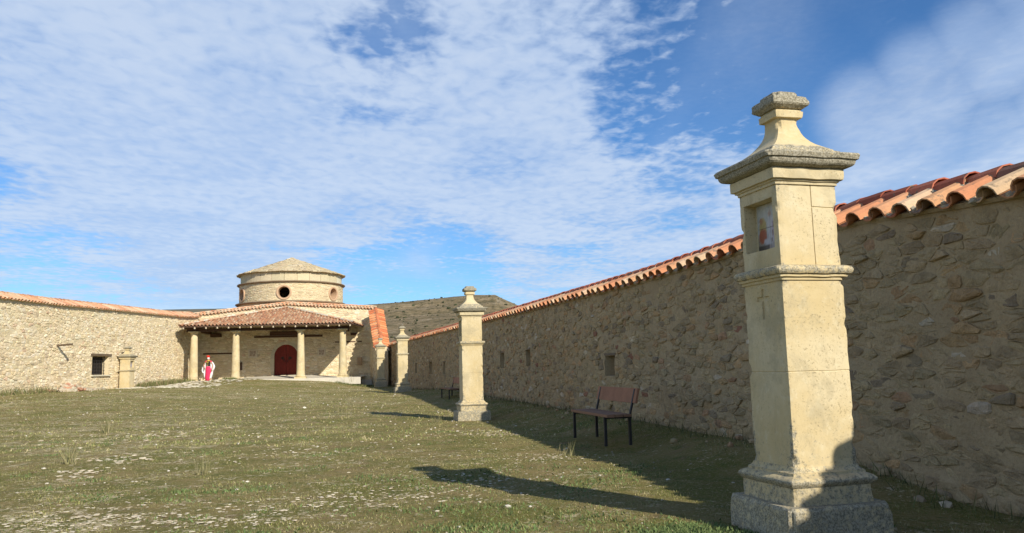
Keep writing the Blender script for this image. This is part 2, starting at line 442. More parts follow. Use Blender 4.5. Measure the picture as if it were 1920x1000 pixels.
# ------------------------------------------------------------------ rubble masonry
def clip_poly(poly, nx_, ny_, c):
    out = []; n = len(poly)
    for i in range(n):
        a = poly[i]; b = poly[(i + 1) % n]
        da = nx_ * a[0] + ny_ * a[1] - c; db = nx_ * b[0] + ny_ * b[1] - c
        if da <= 0: out.append(a)
        if (da < 0 < db) or (db < 0 < da):
            t_ = da / (da - db); out.append((a[0] + (b[0] - a[0]) * t_, a[1] + (b[1] - a[1]) * t_))
    return out
def cells(s0, s1, t0, t1, a, b, drop=.12, seed=1, jitter=.42):
    rnd = random.Random(seed)
    ni = int((s1 - s0) / a) + 3; nj = int((t1 - t0) / b) + 3
    G = {}
    for i in range(-1, ni):
        for j in range(-1, nj):
            if rnd.random() < drop: continue
            G[i, j] = (s0 + (i + .5 + rnd.uniform(-jitter, jitter) + .5 * (j % 2)) * a, t0 + (j + .5 + rnd.uniform(-jitter, jitter)) * b)
    asp = a / b
    for (i, j), (x, y) in G.items():
        poly = [(x - 1.6 * a, y - 1.6 * b), (x + 1.6 * a, y - 1.6 * b), (x + 1.6 * a, y + 1.6 * b), (x - 1.6 * a, y + 1.6 * b)]
        for di in (-2, -1, 0, 1, 2):
            for dj in (-2, -1, 0, 1, 2):
                if di == dj == 0: continue
                q = G.get((i + di, j + dj))
                if q is None: continue
                # metric: t stretched by the aspect so that stones lie flat
                dx, dy = q[0] - x, (q[1] - y) * asp * asp
                c = dx * (x + q[0]) / 2 + dy * (y + q[1]) / 2
                poly = clip_poly(poly, dx, dy, c)
                if len(poly) < 3: break
            if len(poly) < 3: break
        if len(poly) >= 3: yield (x, y), poly

def stone_geo(c, poly, gap, mp, proud, rnd, tone):
    """one rubble stone: rounded polygon, sunk edge, uneven domed face. ~24-40 triangles"""
    cx = sum(p[0] for p in poly) / len(poly); cy = sum(p[1] for p in poly) / len(poly)
    pts = []
    n = len(poly)
    for i in range(n):                        # cut the corners
        a = poly[i - 1]; b = poly[i]; d = poly[(i + 1) % n]
        for e in (a, d):
            k = rnd.uniform(.08, .26); pts.append((b[0] + (e[0] - b[0]) * k, b[1] + (e[1] - b[1]) * k))
    mp_pts = [pts[0]]
    for q in pts[1:]:
        if math.hypot(q[0] - mp_pts[-1][0], q[1] - mp_pts[-1][1]) > .025: mp_pts.append(q)
    if len(mp_pts) < 4: return None
    pts = mp_pts; n = len(pts)
    def ring(k, off, j):
        r = []
        for (x, y) in pts:
            dx, dy = x - cx, y - cy; L = math.hypot(dx, dy) + 1e-6
            kk = max(.25, (L - k) / L)
            r.append(mp(cx + dx * kk, cy + dy * kk, off + rnd.uniform(-j, j)))
        return r
    tx, ty = rnd.uniform(-.12, .12), rnd.uniform(-.18, .18)
    size = math.sqrt(abs(sum(pts[i][0] * pts[(i + 1) % n][1] - pts[(i + 1) % n][0] * pts[i][1] for i in range(n)) / 2))
    vs = ring(gap, -.03, .0) + ring(gap * 1.1 + .005, proud * .6, .005) + ring(gap * 1.3 + size * .13, proud, .010)
    vs.append(mp(cx + tx * .1, cy + ty * .1, proud * 1.12 + .004))
    fs = [(k * n + i, k * n + (i + 1) % n, (k + 1) * n + (i + 1) % n, (k + 1) * n + i) for k in (0, 1) for i in range(n)]
    fs += [(2 * n + i, 2 * n + (i + 1) % n, 3 * n) for i in range(n)]
    return vs, fs, tone

def pick(pal, rnd):
    tot = sum(p[0] for p in pal); r = rnd.uniform(0, tot)
    for wgt, c, v in pal:
        r -= wgt
        if r <= 0: break
    k = 1 + rnd.uniform(-v, v)
    return tuple(max(0, x * k * (1 + rnd.uniform(-.02, .02))) for x in c)
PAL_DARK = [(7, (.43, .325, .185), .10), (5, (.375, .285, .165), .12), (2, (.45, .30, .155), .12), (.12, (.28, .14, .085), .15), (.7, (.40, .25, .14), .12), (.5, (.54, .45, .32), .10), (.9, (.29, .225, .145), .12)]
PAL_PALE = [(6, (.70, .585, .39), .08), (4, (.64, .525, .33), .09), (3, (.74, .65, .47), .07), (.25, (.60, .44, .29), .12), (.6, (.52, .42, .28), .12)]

class Path2:
    """polyline in plan with z of the eave; s = arc length; court side is the left of travel when sgn=+1"""
    def __init__(s, pts, sgn):
        s.p = [Vector((a[0], a[1])) for a in pts]; s.z = [a[2] for a in pts]; s.sgn = sgn
        s.s = [0.0]
        for a, b in zip(s.p, s.p[1:]): s.s.append(s.s[-1] + (b - a).length)
        s.L = s.s[-1]
        nn = []
        for i in range(len(s.p)):
            a = s.p[max(i - 1, 0)]; b = s.p[min(i + 1, len(s.p) - 1)]
            d = (b - a).normalized(); nn.append(Vector((-d.y, d.x)) * sgn)
        s.n = nn
    def at(s, q):
        i = 0
        while i < len(s.s) - 2 and q > s.s[i + 1]: i += 1
        u = (q - s.s[i]) / (s.s[i + 1] - s.s[i])
        p = s.p[i].lerp(s.p[i + 1], u); n = s.n[i].lerp(s.n[i + 1], u).normalized(); z = s.z[i] * (1 - u) + s.z[i + 1] * u
        return p, n, z
    def w3(s, q, z, o):
        p, n, _ = s.at(q); return Vector((p.x + n.x * o, p.y + n.y * o, z))

def breaks(a, b, step, extra=()):
    L = list(np.arange(a, b, step)) + [b]
    for e in extra: L = [q for q in L if abs(q - e) > step * .3 or q in (a, b)]
    return sorted(set([round(float(q), 4) for q in L] + [round(float(e), 4) for e in extra if a < e < b]))

def wall_body(path, thick, zb, holes, mat, parent, hole_depth=.28, step=.35, amp=.03, rough=0.0):
    """solid masonry core: uneven front, recesses, back, top and ends"""
    S = breaks(0, path.L, step, [h[0] for h in holes] + [h[1] for h in holes])
    mb = MB(); cols = []
    zmax = max(path.z)
    T = breaks(zb, zmax, step, [h[2] for h in holes] + [h[3] for h in holes])
    idx = {}
    def off(q, z):
        p = path.w3(q, z, 0)
        o = amp * mnoise.fractal(Vector((p.x * .9, p.y * .9, p.z * 1.4)), 1, 2, 3)
        if rough: o += rough * mnoise.fractal(Vector((p.x * 4.5, p.y * 4.5, p.z * 8)), 1, 2, 3)
        return o
    for i, q in enumerate(S):
        zt = path.at(q)[2]
        for j, z in enumerate(T):
            zz = zb + (z - zb) * (1 if not holes and False else 1)
            zz = min(z, zt)
            idx[i, j] = len(mb.v); v = path.w3(q, zz, off(q, zz)); mb.v.append(tuple(v)); mb.t.append((.5, .5, .5))
        for k, z in (('bt', zt), ('bb', zb)):
            idx[i, k] = len(mb.v); mb.v.append(tuple(path.w3(q, z, -thick))); mb.t.append((.5, .5, .5))
    nT = len(T)
    for i in range(len(S) - 1):
        for j in range(nT - 1):
            sm_ = (S[i] + S[i + 1]) / 2; tm = (T[j] + T[j + 1]) / 2
            if any(h[0] < sm_ < h[1] and h[2] < tm < h[3] for h in holes): continue
            mb.f.append((idx[i, j], idx[i + 1, j], idx[i + 1, j + 1], idx[i, j + 1]))
        mb.f.append((idx[i, nT - 1], idx[i + 1, nT - 1], idx[i + 1, 'bt'], idx[i, 'bt']))
        mb.f.append((idx[i, 'bt'], idx[i + 1, 'bt'], idx[i + 1, 'bb'], idx[i, 'bb']))
    for i in (0, len(S) - 1):
        mb.f.append(tuple([idx[i, j] for j in range(nT)] + [idx[i, 'bt'], idx[i, 'bb']]))
    for (a, b, c, d) in holes:
        q = [path.w3(a, c, 0.0), path.w3(b, c, 0.0), path.w3(b, d, 0.0), path.w3(a, d, 0.0)]
        r = [path.w3(a + .02, c + .02, -hole_depth), path.w3(b - .02, c + .02, -hole_depth), path.w3(b - .02, d - .01, -hole_depth), path.w3(a + .02, d - .01, -hole_depth)]
        q = [path.w3(x, z, off(x, z)) for x, z in ((a, c), (b, c), (b, d), (a, d))]
        mb.add(q + r, [(0, 1, 5, 4), (1, 2, 6, 5), (2, 3, 7, 6), (3, 0, 4, 7), (4, 5, 6, 7)])
    return mb.build('wall_body', mat, parent)

def rubble_on(path, zb, a, b, pal, seed, holes=(), gap=.012, proud=(.004, .03), drop=.15, amp=.03, topgap=.0, skip=None):
    rnd = random.Random(seed); res = []
    def mp(q, z, o):
        p = path.w3(min(max(q, 0), path.L), z, 0)
        oo = o + amp * mnoise.fractal(Vector((p.x * .9, p.y * .9, p.z * 1.4)), 1, 2, 3)
        return path.w3(min(max(q, 0), path.L), z, oo)
    for (x, y), poly in cells(0, path.L, zb, max(path.z), a, b, drop, seed):
        if x < a * .3 or x > path.L - a * .3: continue
        zt = path.at(x)[2] - topgap
        if y > zt - .3 * b or y < zb: continue
        poly = clip_poly(poly, 0, 1, zt)
        poly = clip_poly(poly, 1, 0, path.L); poly = clip_poly(poly, -1, 0, 0)
        bad = False
        for (ha, hb, hc, hd) in holes:
            if ha - .02 < x < hb + .02 and hc - .02 < y < hd + .02: bad = True; break
            if x <= ha and abs(y - (hc + hd) / 2) < (hd - hc) / 2 + .02: poly = clip_poly(poly, 1, 0, ha) if x > ha - 2 * a else poly
            elif x >= hb and abs(y - (hc + hd) / 2) < (hd - hc) / 2 + .02: poly = clip_poly(poly, -1, 0, -hb) if x < hb + 2 * a else poly
            elif y >= hd and ha - a < x < hb + a: poly = clip_poly(poly, 0, -1, -hd) if y < hd + 2 * b else poly
            elif y <= hc and ha - a < x < hb + a: poly = clip_poly(poly, 0, 1, hc) if y > hc - 2 * b else poly
        if bad or len(poly) < 3: continue
        if skip and skip(x, y): continue
        pr = rnd.uniform(*proud)
        if rnd.random() < .08: pr += .02
        s = stone_geo((x, y), poly, gap * rnd.uniform(.6, 1.9), mp, pr, rnd, pick(pal, rnd))
        if s: res.append((mp(x, y, 0), s))
    return res

def local_of(parent): 
    return parent.matrix_basis.inverted() if parent is not None else Matrix()

def split_parts(items, parent, mat, name, stuffname, score, maxn=300, smooth=False):
    items = sorted(items, key=score, reverse=True)
    inv = local_of(parent)
    for c, (vs, fs, tone) in items[:maxn]:
        mb = MB(); c = Vector(c); mb.add([Vector(v) - c for v in vs], fs, tone)
        o = mb.build(name, mat, parent, smooth)
        o.location = inv @ c
        o.rotation_euler = inv.to_euler()
    if len(items) > maxn:
        mb = MB()
        for c, (vs, fs, tone) in items[maxn:]: mb.add([inv @ Vector(v) for v in vs], fs, tone)
        mb.build(stuffname, mat, parent, smooth, kind='stuff')

# ------------------------------------------------------------------ clay tiles
def canal_tile(length, r0, r1, th, n=7, up=True):
    """half-barrel tile along +y, x across, z out of the slope"""
    vs = []; fs = []
    for (y, r) in ((0, r0), (length, r1)):
        for rr in (r, r - th):
            for i in range(n):
                a = math.pi * i / (n - 1)
                z = rr * math.sin(a) * .85
                vs.append((rr * math.cos(a), y, z if up else -z))
    def ring(k): return k * n
    for i in range(n - 1):
        q = [(ring(0) + i, ring(0) + i + 1, ring(2) + i + 1, ring(2) + i), (ring(1) + i + 1, ring(1) + i, ring(3) + i, ring(3) + i + 1),
             (ring(0) + i + 1, ring(0) + i, ring(1) + i, ring(1) + i + 1), (ring(2) + i, ring(2) + i + 1, ring(3) + i + 1, ring(3) + i)]
        fs += q if up else [f[::-1] for f in q]
    return vs, fs
TILE_TONES = [(4, (.58, .255, .125), .15), (3, (.62, .32, .165), .12), (1.5, (.48, .18, .09), .2), (2, (.60, .42, .26), .15), (1.0, (.36, .25, .17), .25)]
FAR_TONES = [(3, (.60, .30, .16), .12), (3, (.64, .38, .23), .12), (2, (.64, .46, .30), .1), (1, (.48, .22, .13), .15)]
RED_TONES = [(3, (.34, .095, .055), .2), (2, (.42, .14, .08), .2), (1, (.26, .13, .09), .2)]

def place_tiles(specs, parent, mat, maxn, base_name, stuff_name, score):
    """specs: (matrix_world, geo_key, geo, tone, dark_end). Alike tiles share one of a few meshes."""
    inv = local_of(parent); rnd = random.Random(len(specs))
    specs = sorted(specs, key=lambda q: score(q[0].translation), reverse=True)
    cache = {}
    mb = MB()
    for i, (mw, key, geo, tone) in enumerate(specs):
        if i < maxn:
            k = (key, i % 14)
            if k not in cache:
                m_ = MB(); m_.add(geo[0], geo[1], end_tones(geo[0], tone)); cache[k] = m_.mesh(base_name, False); cache[k].materials.append(mat)
            o = bpy.data.objects.new(base_name, cache[k]); COL.objects.link(o); o.parent = parent
            o.matrix_basis = inv @ mw
        else: mb.add(geo[0], geo[1], end_tones(geo[0], tone), inv @ mw)
    if mb.v: mb.build(stuff_name, mat, parent, kind='stuff')
def end_tones(vs, tone):
    return [tuple(tone) for _ in vs]

def coping(path, parent, pitch_, over, halfw, rise, r, mat, max_tiles=300, back=True, score=None, s_from=0.0, bed_mat=None, ridge=True, jit=1.0, ridge_tones=RED_TONES, tones=TILE_TONES, ridge_r=None):
    """tiled saddle on top of a wall: covers and pans on both slopes, ridge tiles along the top"""
    rnd = random.Random(int(pitch_ * 1000) + int(path.L * 10))
    score = score or (lambda v: -(v - CAM).length)
    Lslope = math.hypot(halfw + over, rise) + .03
    cov_g = canal_tile(Lslope, r, r * .84, .016 if r > .1 else .012)
    pan_g = canal_tile(Lslope - .04, r * 1.0, r * 1.1, .014, 6, up=False)
    specs = []; q = s_from + pitch_ / 2
    while q < path.L - pitch_ * .3:
        for side in ((1, -1) if back else (1,)):
            def P3(o, z): p, n, _ = path.at(q); return Vector((p.x + n.x * o, p.y + n.y * o, z))
            zt = path.at(q)[2]
            if side == 1: e = P3(over, zt); t_ = P3(-halfw, zt + rise)
            else: e = P3(-2 * halfw - over, zt); t_ = P3(-halfw, zt + rise)
            d = (t_ - e).normalized()
            p0, _, z0 = path.at(max(q - .1, 0)); p1, _, z1 = path.at(min(q + .1, path.L))
            along = Vector((p1.x - p0.x, p1.y - p0.y, z1 - z0)).normalized()
            x = (along - d * along.dot(d)).normalized(); zz = x.cross(d)
            if zz.z < 0: x = -x; zz = -zz
            yaw = rnd.gauss(0, .028) * jit; sl = rnd.gauss(0, .012) * jit
            Rm = Matrix((x, d, zz)).transposed().to_4x4() @ Matrix.Rotation(yaw, 4, 'Z') @ Matrix.Rotation(rnd.gauss(0, .02) * jit, 4, 'Y')
            specs.append((Matrix.Translation(e + d * sl + zz * (.03 + rnd.uniform(0, .012))) @ Rm, 'cover', cov_g, pick(tones, rnd)))
            specs.append((Matrix.Translation(e + x * pitch_ / 2 + zz * (r * .72) + d * (.02 + rnd.gauss(0, .01))) @ Rm, 'pan', pan_g, pick(tones, rnd)))
        q += pitch_ * (1 + rnd.uniform(-.04, .04) * jit)
    if max_tiles: place_tiles(specs, parent, mat, max_tiles, 'roof_tile', 'roof_tiles', score)
    else: place_tiles(specs, parent, mat, 0, 'roof_tile', 'roof_tiles', score)
    if ridge:
        rr = ridge_r or r * 1.2
        rg = canal_tile(.47, rr, rr * .86, .016); specs = []; q = s_from
        while q < path.L - .2:
            p, n, z = path.at(q); p1, n1, z1 = path.at(min(q + .4, path.L))
            a = Vector((p.x - n.x * halfw, p.y - n.y * halfw, z + rise + .04)); b = Vector((p1.x - n1.x * halfw, p1.y - n1.y * halfw, z1 + rise + .04))
            d = (b - a).normalized(); x = d.cross(Vector((0, 0, 1))).normalized(); zz = x.cross(d)
            Rm = Matrix((x, d, zz)).transposed().to_4x4() @ Matrix.Rotation(rnd.gauss(0, .03), 4, 'Z') @ Matrix.Rotation(R(-1.5) + rnd.gauss(0, .01), 4, 'X')
            specs.append((Matrix.Translation(a + Vector((0, 0, rnd.uniform(0, .012)))) @ Rm, 'ridge', rg, pick(ridge_tones, rnd)))
            q += .41
        place_tiles(specs, parent, mat, 300 if max_tiles else 0, 'ridge_tile', 'ridge_tiles', score)
    # mortar bed under the tiles
    mb = MB(); S = list(np.arange(0, path.L, .35)) + [path.L]
    for i, q in enumerate(S):
        p, n, z = path.at(q)
        for (o, dz_) in ((over * .18, -.01), (over * .40, .03), (-halfw, rise + .02), (-2 * halfw - over * .6, .022), (-2 * halfw - over * .6, -.015)):
            mb.v.append((p.x + n.x * o, p.y + n.y * o, z + dz_ + .006 * rnd.uniform(-1, 1))); mb.t.append((.5, .5, .5))
    for i in range(len(S) - 1):
        for k in range(5): mb.f.append((i * 5 + k, (i + 1) * 5 + k, (i + 1) * 5 + (k + 1) % 5, i * 5 + (k + 1) % 5))
    mb.f.append((0, 1, 2, 3, 4)); n_ = len(S) - 1; mb.f.append(tuple(n_ * 5 + k for k in range(5)))
    inv = local_of(parent); mb.v = [tuple(inv @ Vector(v)) for v in mb.v]
    mb.build('coping_bed', bed_mat or M['mortar_dark'], parent)
    # lumps of mortar along the ridge and in the mouths of the tiles
    if ridge and max_tiles:
        mb = MB()
        q = s_from
        while q < min(path.L, 30):
            p, n, z = path.at(q)
            for _ in range(2):
                o = -halfw + rnd.choice((-1, 1)) * rr * rnd.uniform(.85, 1.05)
                c = Vector((p.x + n.x * o, p.y + n.y * o, z + rise + .01)); blobby(mb, c, rnd.uniform(.04, .075), rnd, (.30, .27, .21), .6)
            q += .12
        mb.v = [tuple(inv @ Vector(v)) for v in mb.v]
        q = s_from + pitch_
        while q < min(path.L, 34):
            p, n, z = path.at(q + rnd.uniform(-.02, .02))
            if rnd.random() < .75:
                for _ in range(2): blobby(mb, tuple(inv @ Vector((p.x + n.x * over * .55, p.y + n.y * over * .55, z + .02 + rnd.uniform(0, .03)))), rnd.uniform(.035, .06), rnd, pick([(1, (.42, .36, .25), .2)], rnd), .7)
            q += pitch_
        mb.build('ridge_mortar', M['pebble'], parent, kind='stuff')

ICO = None
def blobby(mb, c, r, rnd, tone, flat=1.0, yaw=None):
    """small irregular stone, 20 triangles"""
    global ICO
    if ICO is None:
        bm = bmesh.new(); bmesh.ops.create_icosphere(bm, subdivisions=1, radius=1)
        ICO = ([v.co.copy() for v in bm.verts], [tuple(v.index for v in f.verts) for f in bm.faces]); bm.free()
    sx, sy = rnd.uniform(.7, 1.35), rnd.uniform(.7, 1.2)
    a = rnd.uniform(0, 6.28); ca, sa = math.cos(a), math.sin(a)
    vs = []
    for v in ICO[0]:
        k = r * rnd.uniform(.75, 1.2); x, y, z = v.x * sx * k, v.y * sy * k, v.z * flat * k
        vs.append((c[0] + x * ca - y * sa, c[1] + x * sa + y * ca, c[2] + z))
    mb.add(vs, ICO[1], tone)

def view_score(item):
    c = Vector(item[0]); d = c - CAM; y = d.dot(F)
    if y < .5: return -1e6
    sx = 960 + FOC * d.dot(Rt) / y; sy = 500 - FOC * d.dot(Up) / y
    ok = -30 < sx < 1950 and -20 < sy < 1020
    return -y if ok else -1e4 - y

# ------------------------------------------------------------------ right-hand wall (in shade)
right = empty('stone_wall', (0, 0, 0), label="shaded rubble wall with red clay tile coping along the right side", cat='wall')
def pull(x, y, z, k): return (x * k, y * k, 1.25 + (z - 1.25) * k)
RW = [(5.0, -6, 2.80), (4.98, 1.5, 2.78), (4.60, 4.3, 2.54), pull(4.70, 7.3, 2.67, .91), pull(4.27, 9.5, 2.84, .91), pull(3.63, 12.3, 2.90, .91), pull(2.64, 16.8, 2.88, .92), pull(1.42, 21.65, 2.91, .94), pull(-1.0, 31, 2.95, .975), (-5.35, 46.5, 2.97), (-8.75, 58.1, 2.95), (-9.45, 60.2, 2.95)]
rpath = Path2(RW, 1)
def s_at_y(path, Y):
    for i in range(len(path.p) - 1):
        a, b = path.p[i], path.p[i + 1]
        if min(a.y, b.y) <= Y <= max(a.y, b.y): return path.s[i] + (Y - a.y) / (b.y - a.y) * (path.s[i + 1] - path.s[i])
rholes = []
for (ya, yb, za, zb_) in [(16.9, 17.5, .98, 1.41), (24.0, 24.5, 1.22, 1.72), (27.5, 28.1, 1.18, 1.70), (39.1, 39.7, .92, 1.5), (43.0, 43.8, .92, 1.55), (48.1, 48.7, .95, 1.53), (53.2, 53.9, .95, 1.5)]:
    rholes.append((s_at_y(rpath, ya), s_at_y(rpath, yb), za, zb_))
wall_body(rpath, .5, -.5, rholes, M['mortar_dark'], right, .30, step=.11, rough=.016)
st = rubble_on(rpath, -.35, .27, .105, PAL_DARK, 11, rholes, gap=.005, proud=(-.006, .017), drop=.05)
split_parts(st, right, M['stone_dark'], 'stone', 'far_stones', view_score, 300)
coping(rpath, right, .385, .12, .36, .215, .125, M['tile'], 300, back=True, score=lambda v: view_score((v,)))
# timber lintels over the recesses
for (a, b, c, d) in rholes:
    mb = MB(); p0 = rpath.w3(a - .06, d + .03, -.12); p1 = rpath.w3(b + .06, d + .03, -.12); mb.beam(p0, p1, .26, .05, (.17, .13, .09))
    mb.build('lintel', M['wood'], right)

# ------------------------------------------------------------------ left-hand wall (sunlit)
left = empty('stone_wall', (-24.2, 40, .4), label="tall sunlit cream rubble wall with tiled coping closing the left side", cat='wall')
left_inv = left.matrix_basis
def shift_parent(parent):   # geometry is written in world coordinates
    return parent
LW = [(-24.35, 16, 4.9), (-24.2, 37.6, 5.0), (-24.2, 42, 5.03), (-24.2, 48.8, 5.18), (-24.2, 58, 5.36), (-24.25, 61.6, 5.55)]
lpath = Path2(LW, -1)
lh = [(s_at_y(lpath, 46.1), s_at_y(lpath, 47.95), 1.34, 2.42)]
# geometry of this wall is in world space: keep the empty's origin at the base but offset children
left.location = (0, 0, 0)
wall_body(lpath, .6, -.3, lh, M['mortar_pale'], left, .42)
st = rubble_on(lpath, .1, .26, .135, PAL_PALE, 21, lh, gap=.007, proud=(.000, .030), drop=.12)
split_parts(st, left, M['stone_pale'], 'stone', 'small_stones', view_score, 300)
coping(lpath, left, .27, .20, .55, .34, .095, M['tile_far'], 0, back=True, bed_mat=M['mortar_pale'], ridge_tones=FAR_TONES, tones=FAR_TONES)
# grated window
ya, yb = 46.1, 47.95
mb = MB(); mb.beam((-24.22, ya - .22, 2.50), (-24.22, yb + .28, 2.50), .16, .13, (.15, .11, .07)); mb.build('window_lintel', M['wood'], left)
mb = MB(); mb.box((-24.24, (ya + yb) / 2, 1.30), (.34, yb - ya + .25, .07), None, (.62, .56, .42), .004); mb.build('window_sill', M['stone_pale'], left)
win = MB(); win.beam((-24.56, ya + .02, 1.88), (-24.56, yb - .02, 1.88), .04, 1.04); winp = win.build('unlit_window_panel', M['dark'], left)  # solid panel, its dark colour stands for the unlit depth behind the grille
mb = MB()
for i in range(7): y = ya + .08 + i * (yb - ya - .16) / 6; mb.tube((-24.42, y, 1.35), (-24.42, y, 2.42), .013, n=6)
for i in range(6): z = 1.42 + i * .19; mb.tube((-24.41, ya + .02, z), (-24.41, yb - .02, z), .013, n=6)
mb.build('window_grille', M['iron'], winp)
# timber stub sticking out of the wall
mb = MB(); mb.beam((-24.35, 42.5, 2.92), (-23.35, 42.42, 2.98), .11, .10, (.13, .095, .06))
mb.build('projecting_beam', M['wood'], left)


# ------------------------------------------------------------------ the chapel
TH = math.atan2(1.3, 10.36)
CO = Vector((-17.77, 58.25, 0.0))
chap = empty('chapel', CO, TH, label="round-domed stone chapel with a tiled porch on four columns and a red arched door", cat='chapel')
CM = Matrix.Translation(CO) @ Matrix.Rotation(TH, 4, 'Z')
CMi = CM.inverted()
DW = 4.5            # depth of the front wall behind the column line
def part(mb, name, mat, parent=None, smooth=False, **k): return mb.build(name, mat, parent or chap, smooth, **k)

# front wall in local coordinates: build with a path in local space (empty's inverse applied by identity trick)
class LPath(Path2): pass
fw = LPath([(-6.9, DW, 5.62), (.55, DW, 6.42), (7.25, DW, 5.98)], -1)   # travel +x, court side is -y
# door outline as polygonal hole handled by its own surround; wall grid hole is the bounding box of the arch
DX0, DX1, DZ0, DZT = -.38, 1.42, .98, 3.36
dh = [(DX0 + 6.9, DX1 + 6.9, DZ0 - .4, DZT)]
def chap_local(fn):
    return fn
# wall_body/rubble write path coordinates straight into child space, so a local path gives local geometry
wall_body(fw, .6, .3, dh, M['mortar_pale'], chap, .55)
def in_ring(x, z):
    x -= 6.9 + (DX0 + DX1) / 2
    rr = (DX1 - DX0) / 2
    zc = DZT - rr
    return (z < zc and abs(x) < rr + .22) or (z >= zc and math.hypot(x, z - zc) < rr + .24)
st = rubble_on(fw, .7, .29, .15, PAL_PALE, 31, dh, gap=.012, proud=(.004, .03), drop=.12, skip=in_ring)
mb = MB()
for c, (vs, fs, tone) in st: mb.add(vs, fs, tone)
part(mb, 'small_stones', M['stone_pale'], kind='stuff')
# arch: spandrel infill, voussoirs, jamb stones
xc = (DX0 + DX1) / 2; rr = (DX1 - DX0) / 2; zc = DZT - rr
mb = MB(); n = 16
for sgn in (-1, 1):
    prev = None
    for i in range(n // 2 + 1):
        a = math.pi / 2 * i / (n // 2)
        p = (xc + sgn * rr * math.cos(a), zc + rr * math.sin(a)); q = (xc + sgn * (rr + .002), p[1]) if i < n // 2 else (xc, DZT + .001)
        q = (xc + sgn * rr * 1.001, zc + rr * math.sin(a))
        if prev:
            (pp, qq) = prev
            vs = [(pp[0], DW - .005, pp[1]), (p[0], DW - .005, p[1]), (q[0], DW - .005, q[1]), (qq[0], DW - .005, qq[1]),
                  (pp[0], DW + .3, pp[1]), (p[0], DW + .3, p[1]), (q[0], DW + .3, q[1]), (qq[0], DW + .3, qq[1])]
            mb.add(vs, [(0, 1, 2, 3), (0, 4, 5, 1), (4, 7, 6, 5), (3, 2, 6, 7)])
        prev = (p, q)
part(mb, 'door_surround', M['mortar_pale'])
nv = 11
for i in range(nv):
    a0 = math.pi * i / nv + .012; a1 = math.pi * (i + 1) / nv - .012; mb = MB(); vs = []
    for yy in (DW - .05, DW + .22):
        for a in (a0, (a0 + a1) / 2, a1): vs.append((xc + (rr + .0) * math.cos(a), yy, zc + (rr + .0) * math.sin(a)))
        for a in (a1, (a0 + a1) / 2, a0): vs.append((xc + (rr + .24) * math.cos(a), yy, zc + (rr + .24) * math.sin(a)))
    mb.add(vs, [(0, 5, 4, 3, 2, 1), (6, 7, 8, 9, 10, 11)] + [(k, (k + 1) % 6, 6 + (k + 1) % 6, 6 + k) for k in range(6)], pick([(1, (.56, .49, .35), .12)], random))
    part(mb, 'arch_stone', M['stone_pale'])
for sgn in (-1, 1):
    z = DZ0
    while z < zc - .12:
        hgt = min(random.uniform(.26, .36), zc - z); wd = random.uniform(.2, .3); mb = MB()
        mb.box((xc + sgn * (rr + wd / 2), DW + .085, z + hgt / 2), (wd, .27, hgt - .016), None, pick([(1, (.56, .49, .35), .12)], random), .004); part(mb, 'jamb_stone', M['stone_pale']); z += hgt
# two door leaves
door = None
for sgn in (-1, 1):
    mb = MB(); pts = [(xc + sgn * .008, DZ0)]
    pts.append((xc + sgn * rr, DZ0)); 
    for i in range(0, 9): a = math.pi / 2 * i / 8; pts.append((xc + sgn * max(rr * math.cos(a), .008), zc + rr * math.sin(a)))
    yy = DW + .16; m_ = len(pts)
    vs = [(x, yy, z) for x, z in pts] + [(x, yy + .06, z) for x, z in pts]
    mb.add(vs, [tuple(range(m_)), tuple(range(2 * m_ - 1, m_ - 1, -1))] + [(k, (k + 1) % m_, m_ + (k + 1) % m_, m_ + k) for k in range(m_)])
    d = part(mb, 'door_leaf', M['redwood'])
    mb = MB()
    for k in range(1, 4): x = xc + sgn * rr * k / 4; zt = zc + math.sqrt(max(rr * rr - (x - xc) ** 2, 0)); mb.box((x, yy - .006, (DZ0 + zt) / 2), (.018, .014, zt - DZ0 - .06))
    for z in (DZ0 + .12, DZ0 + .95, zc + .02): mb.box((xc + sgn * rr / 2, yy - .014, z), (rr - .05, .028, .10))
    mb.build('door_batten', M['redwood'], d)
    mb = MB(); cz = DZ0 + 1.32; cx = xc + sgn * .28       # dark triangular vent in each leaf
    q = [(cx - sgn * .0 - sgn * .12, cz + .2), (cx - sgn * .12, cz - .2), (cx + sgn * .16, cz)]
    vs = [(x, yy - .012, z) for x, z in q] + [(x, yy + .03, z) for x, z in q]
    mb.add(vs, [(0, 1, 2), (5, 4, 3), (0, 3, 4, 1), (1, 4, 5, 2), (2, 5, 3, 0)]); mb.build('vent', M['dark'], d)
    mb = MB(); mb.tube((xc + sgn * .09, yy - .05, DZ0 + 1.02), (xc + sgn * .09, yy - .05, DZ0 + 1.16), .018, n=6); mb.build('handle', M['iron'], d)
mb = MB(); mb.box((xc, DW + .12, DZ0 - .07), (2 * rr + .3, .6, .14), None, (.58, .52, .40), .004); part(mb, 'threshold', M['stone_pale'])

# coping of the front wall (local coordinates too: a fake parent of identity)
class Ident: 
    pass
_local_of = local_of
def local_of(parent): return Matrix() if parent is chap else _local_of(parent)
coping(fw, chap, .26, .14, .34, .22, .092, M['tile_far'], 0, back=True, bed_mat=M['mortar_pale'], ridge_tones=FAR_TONES, tones=FAR_TONES)

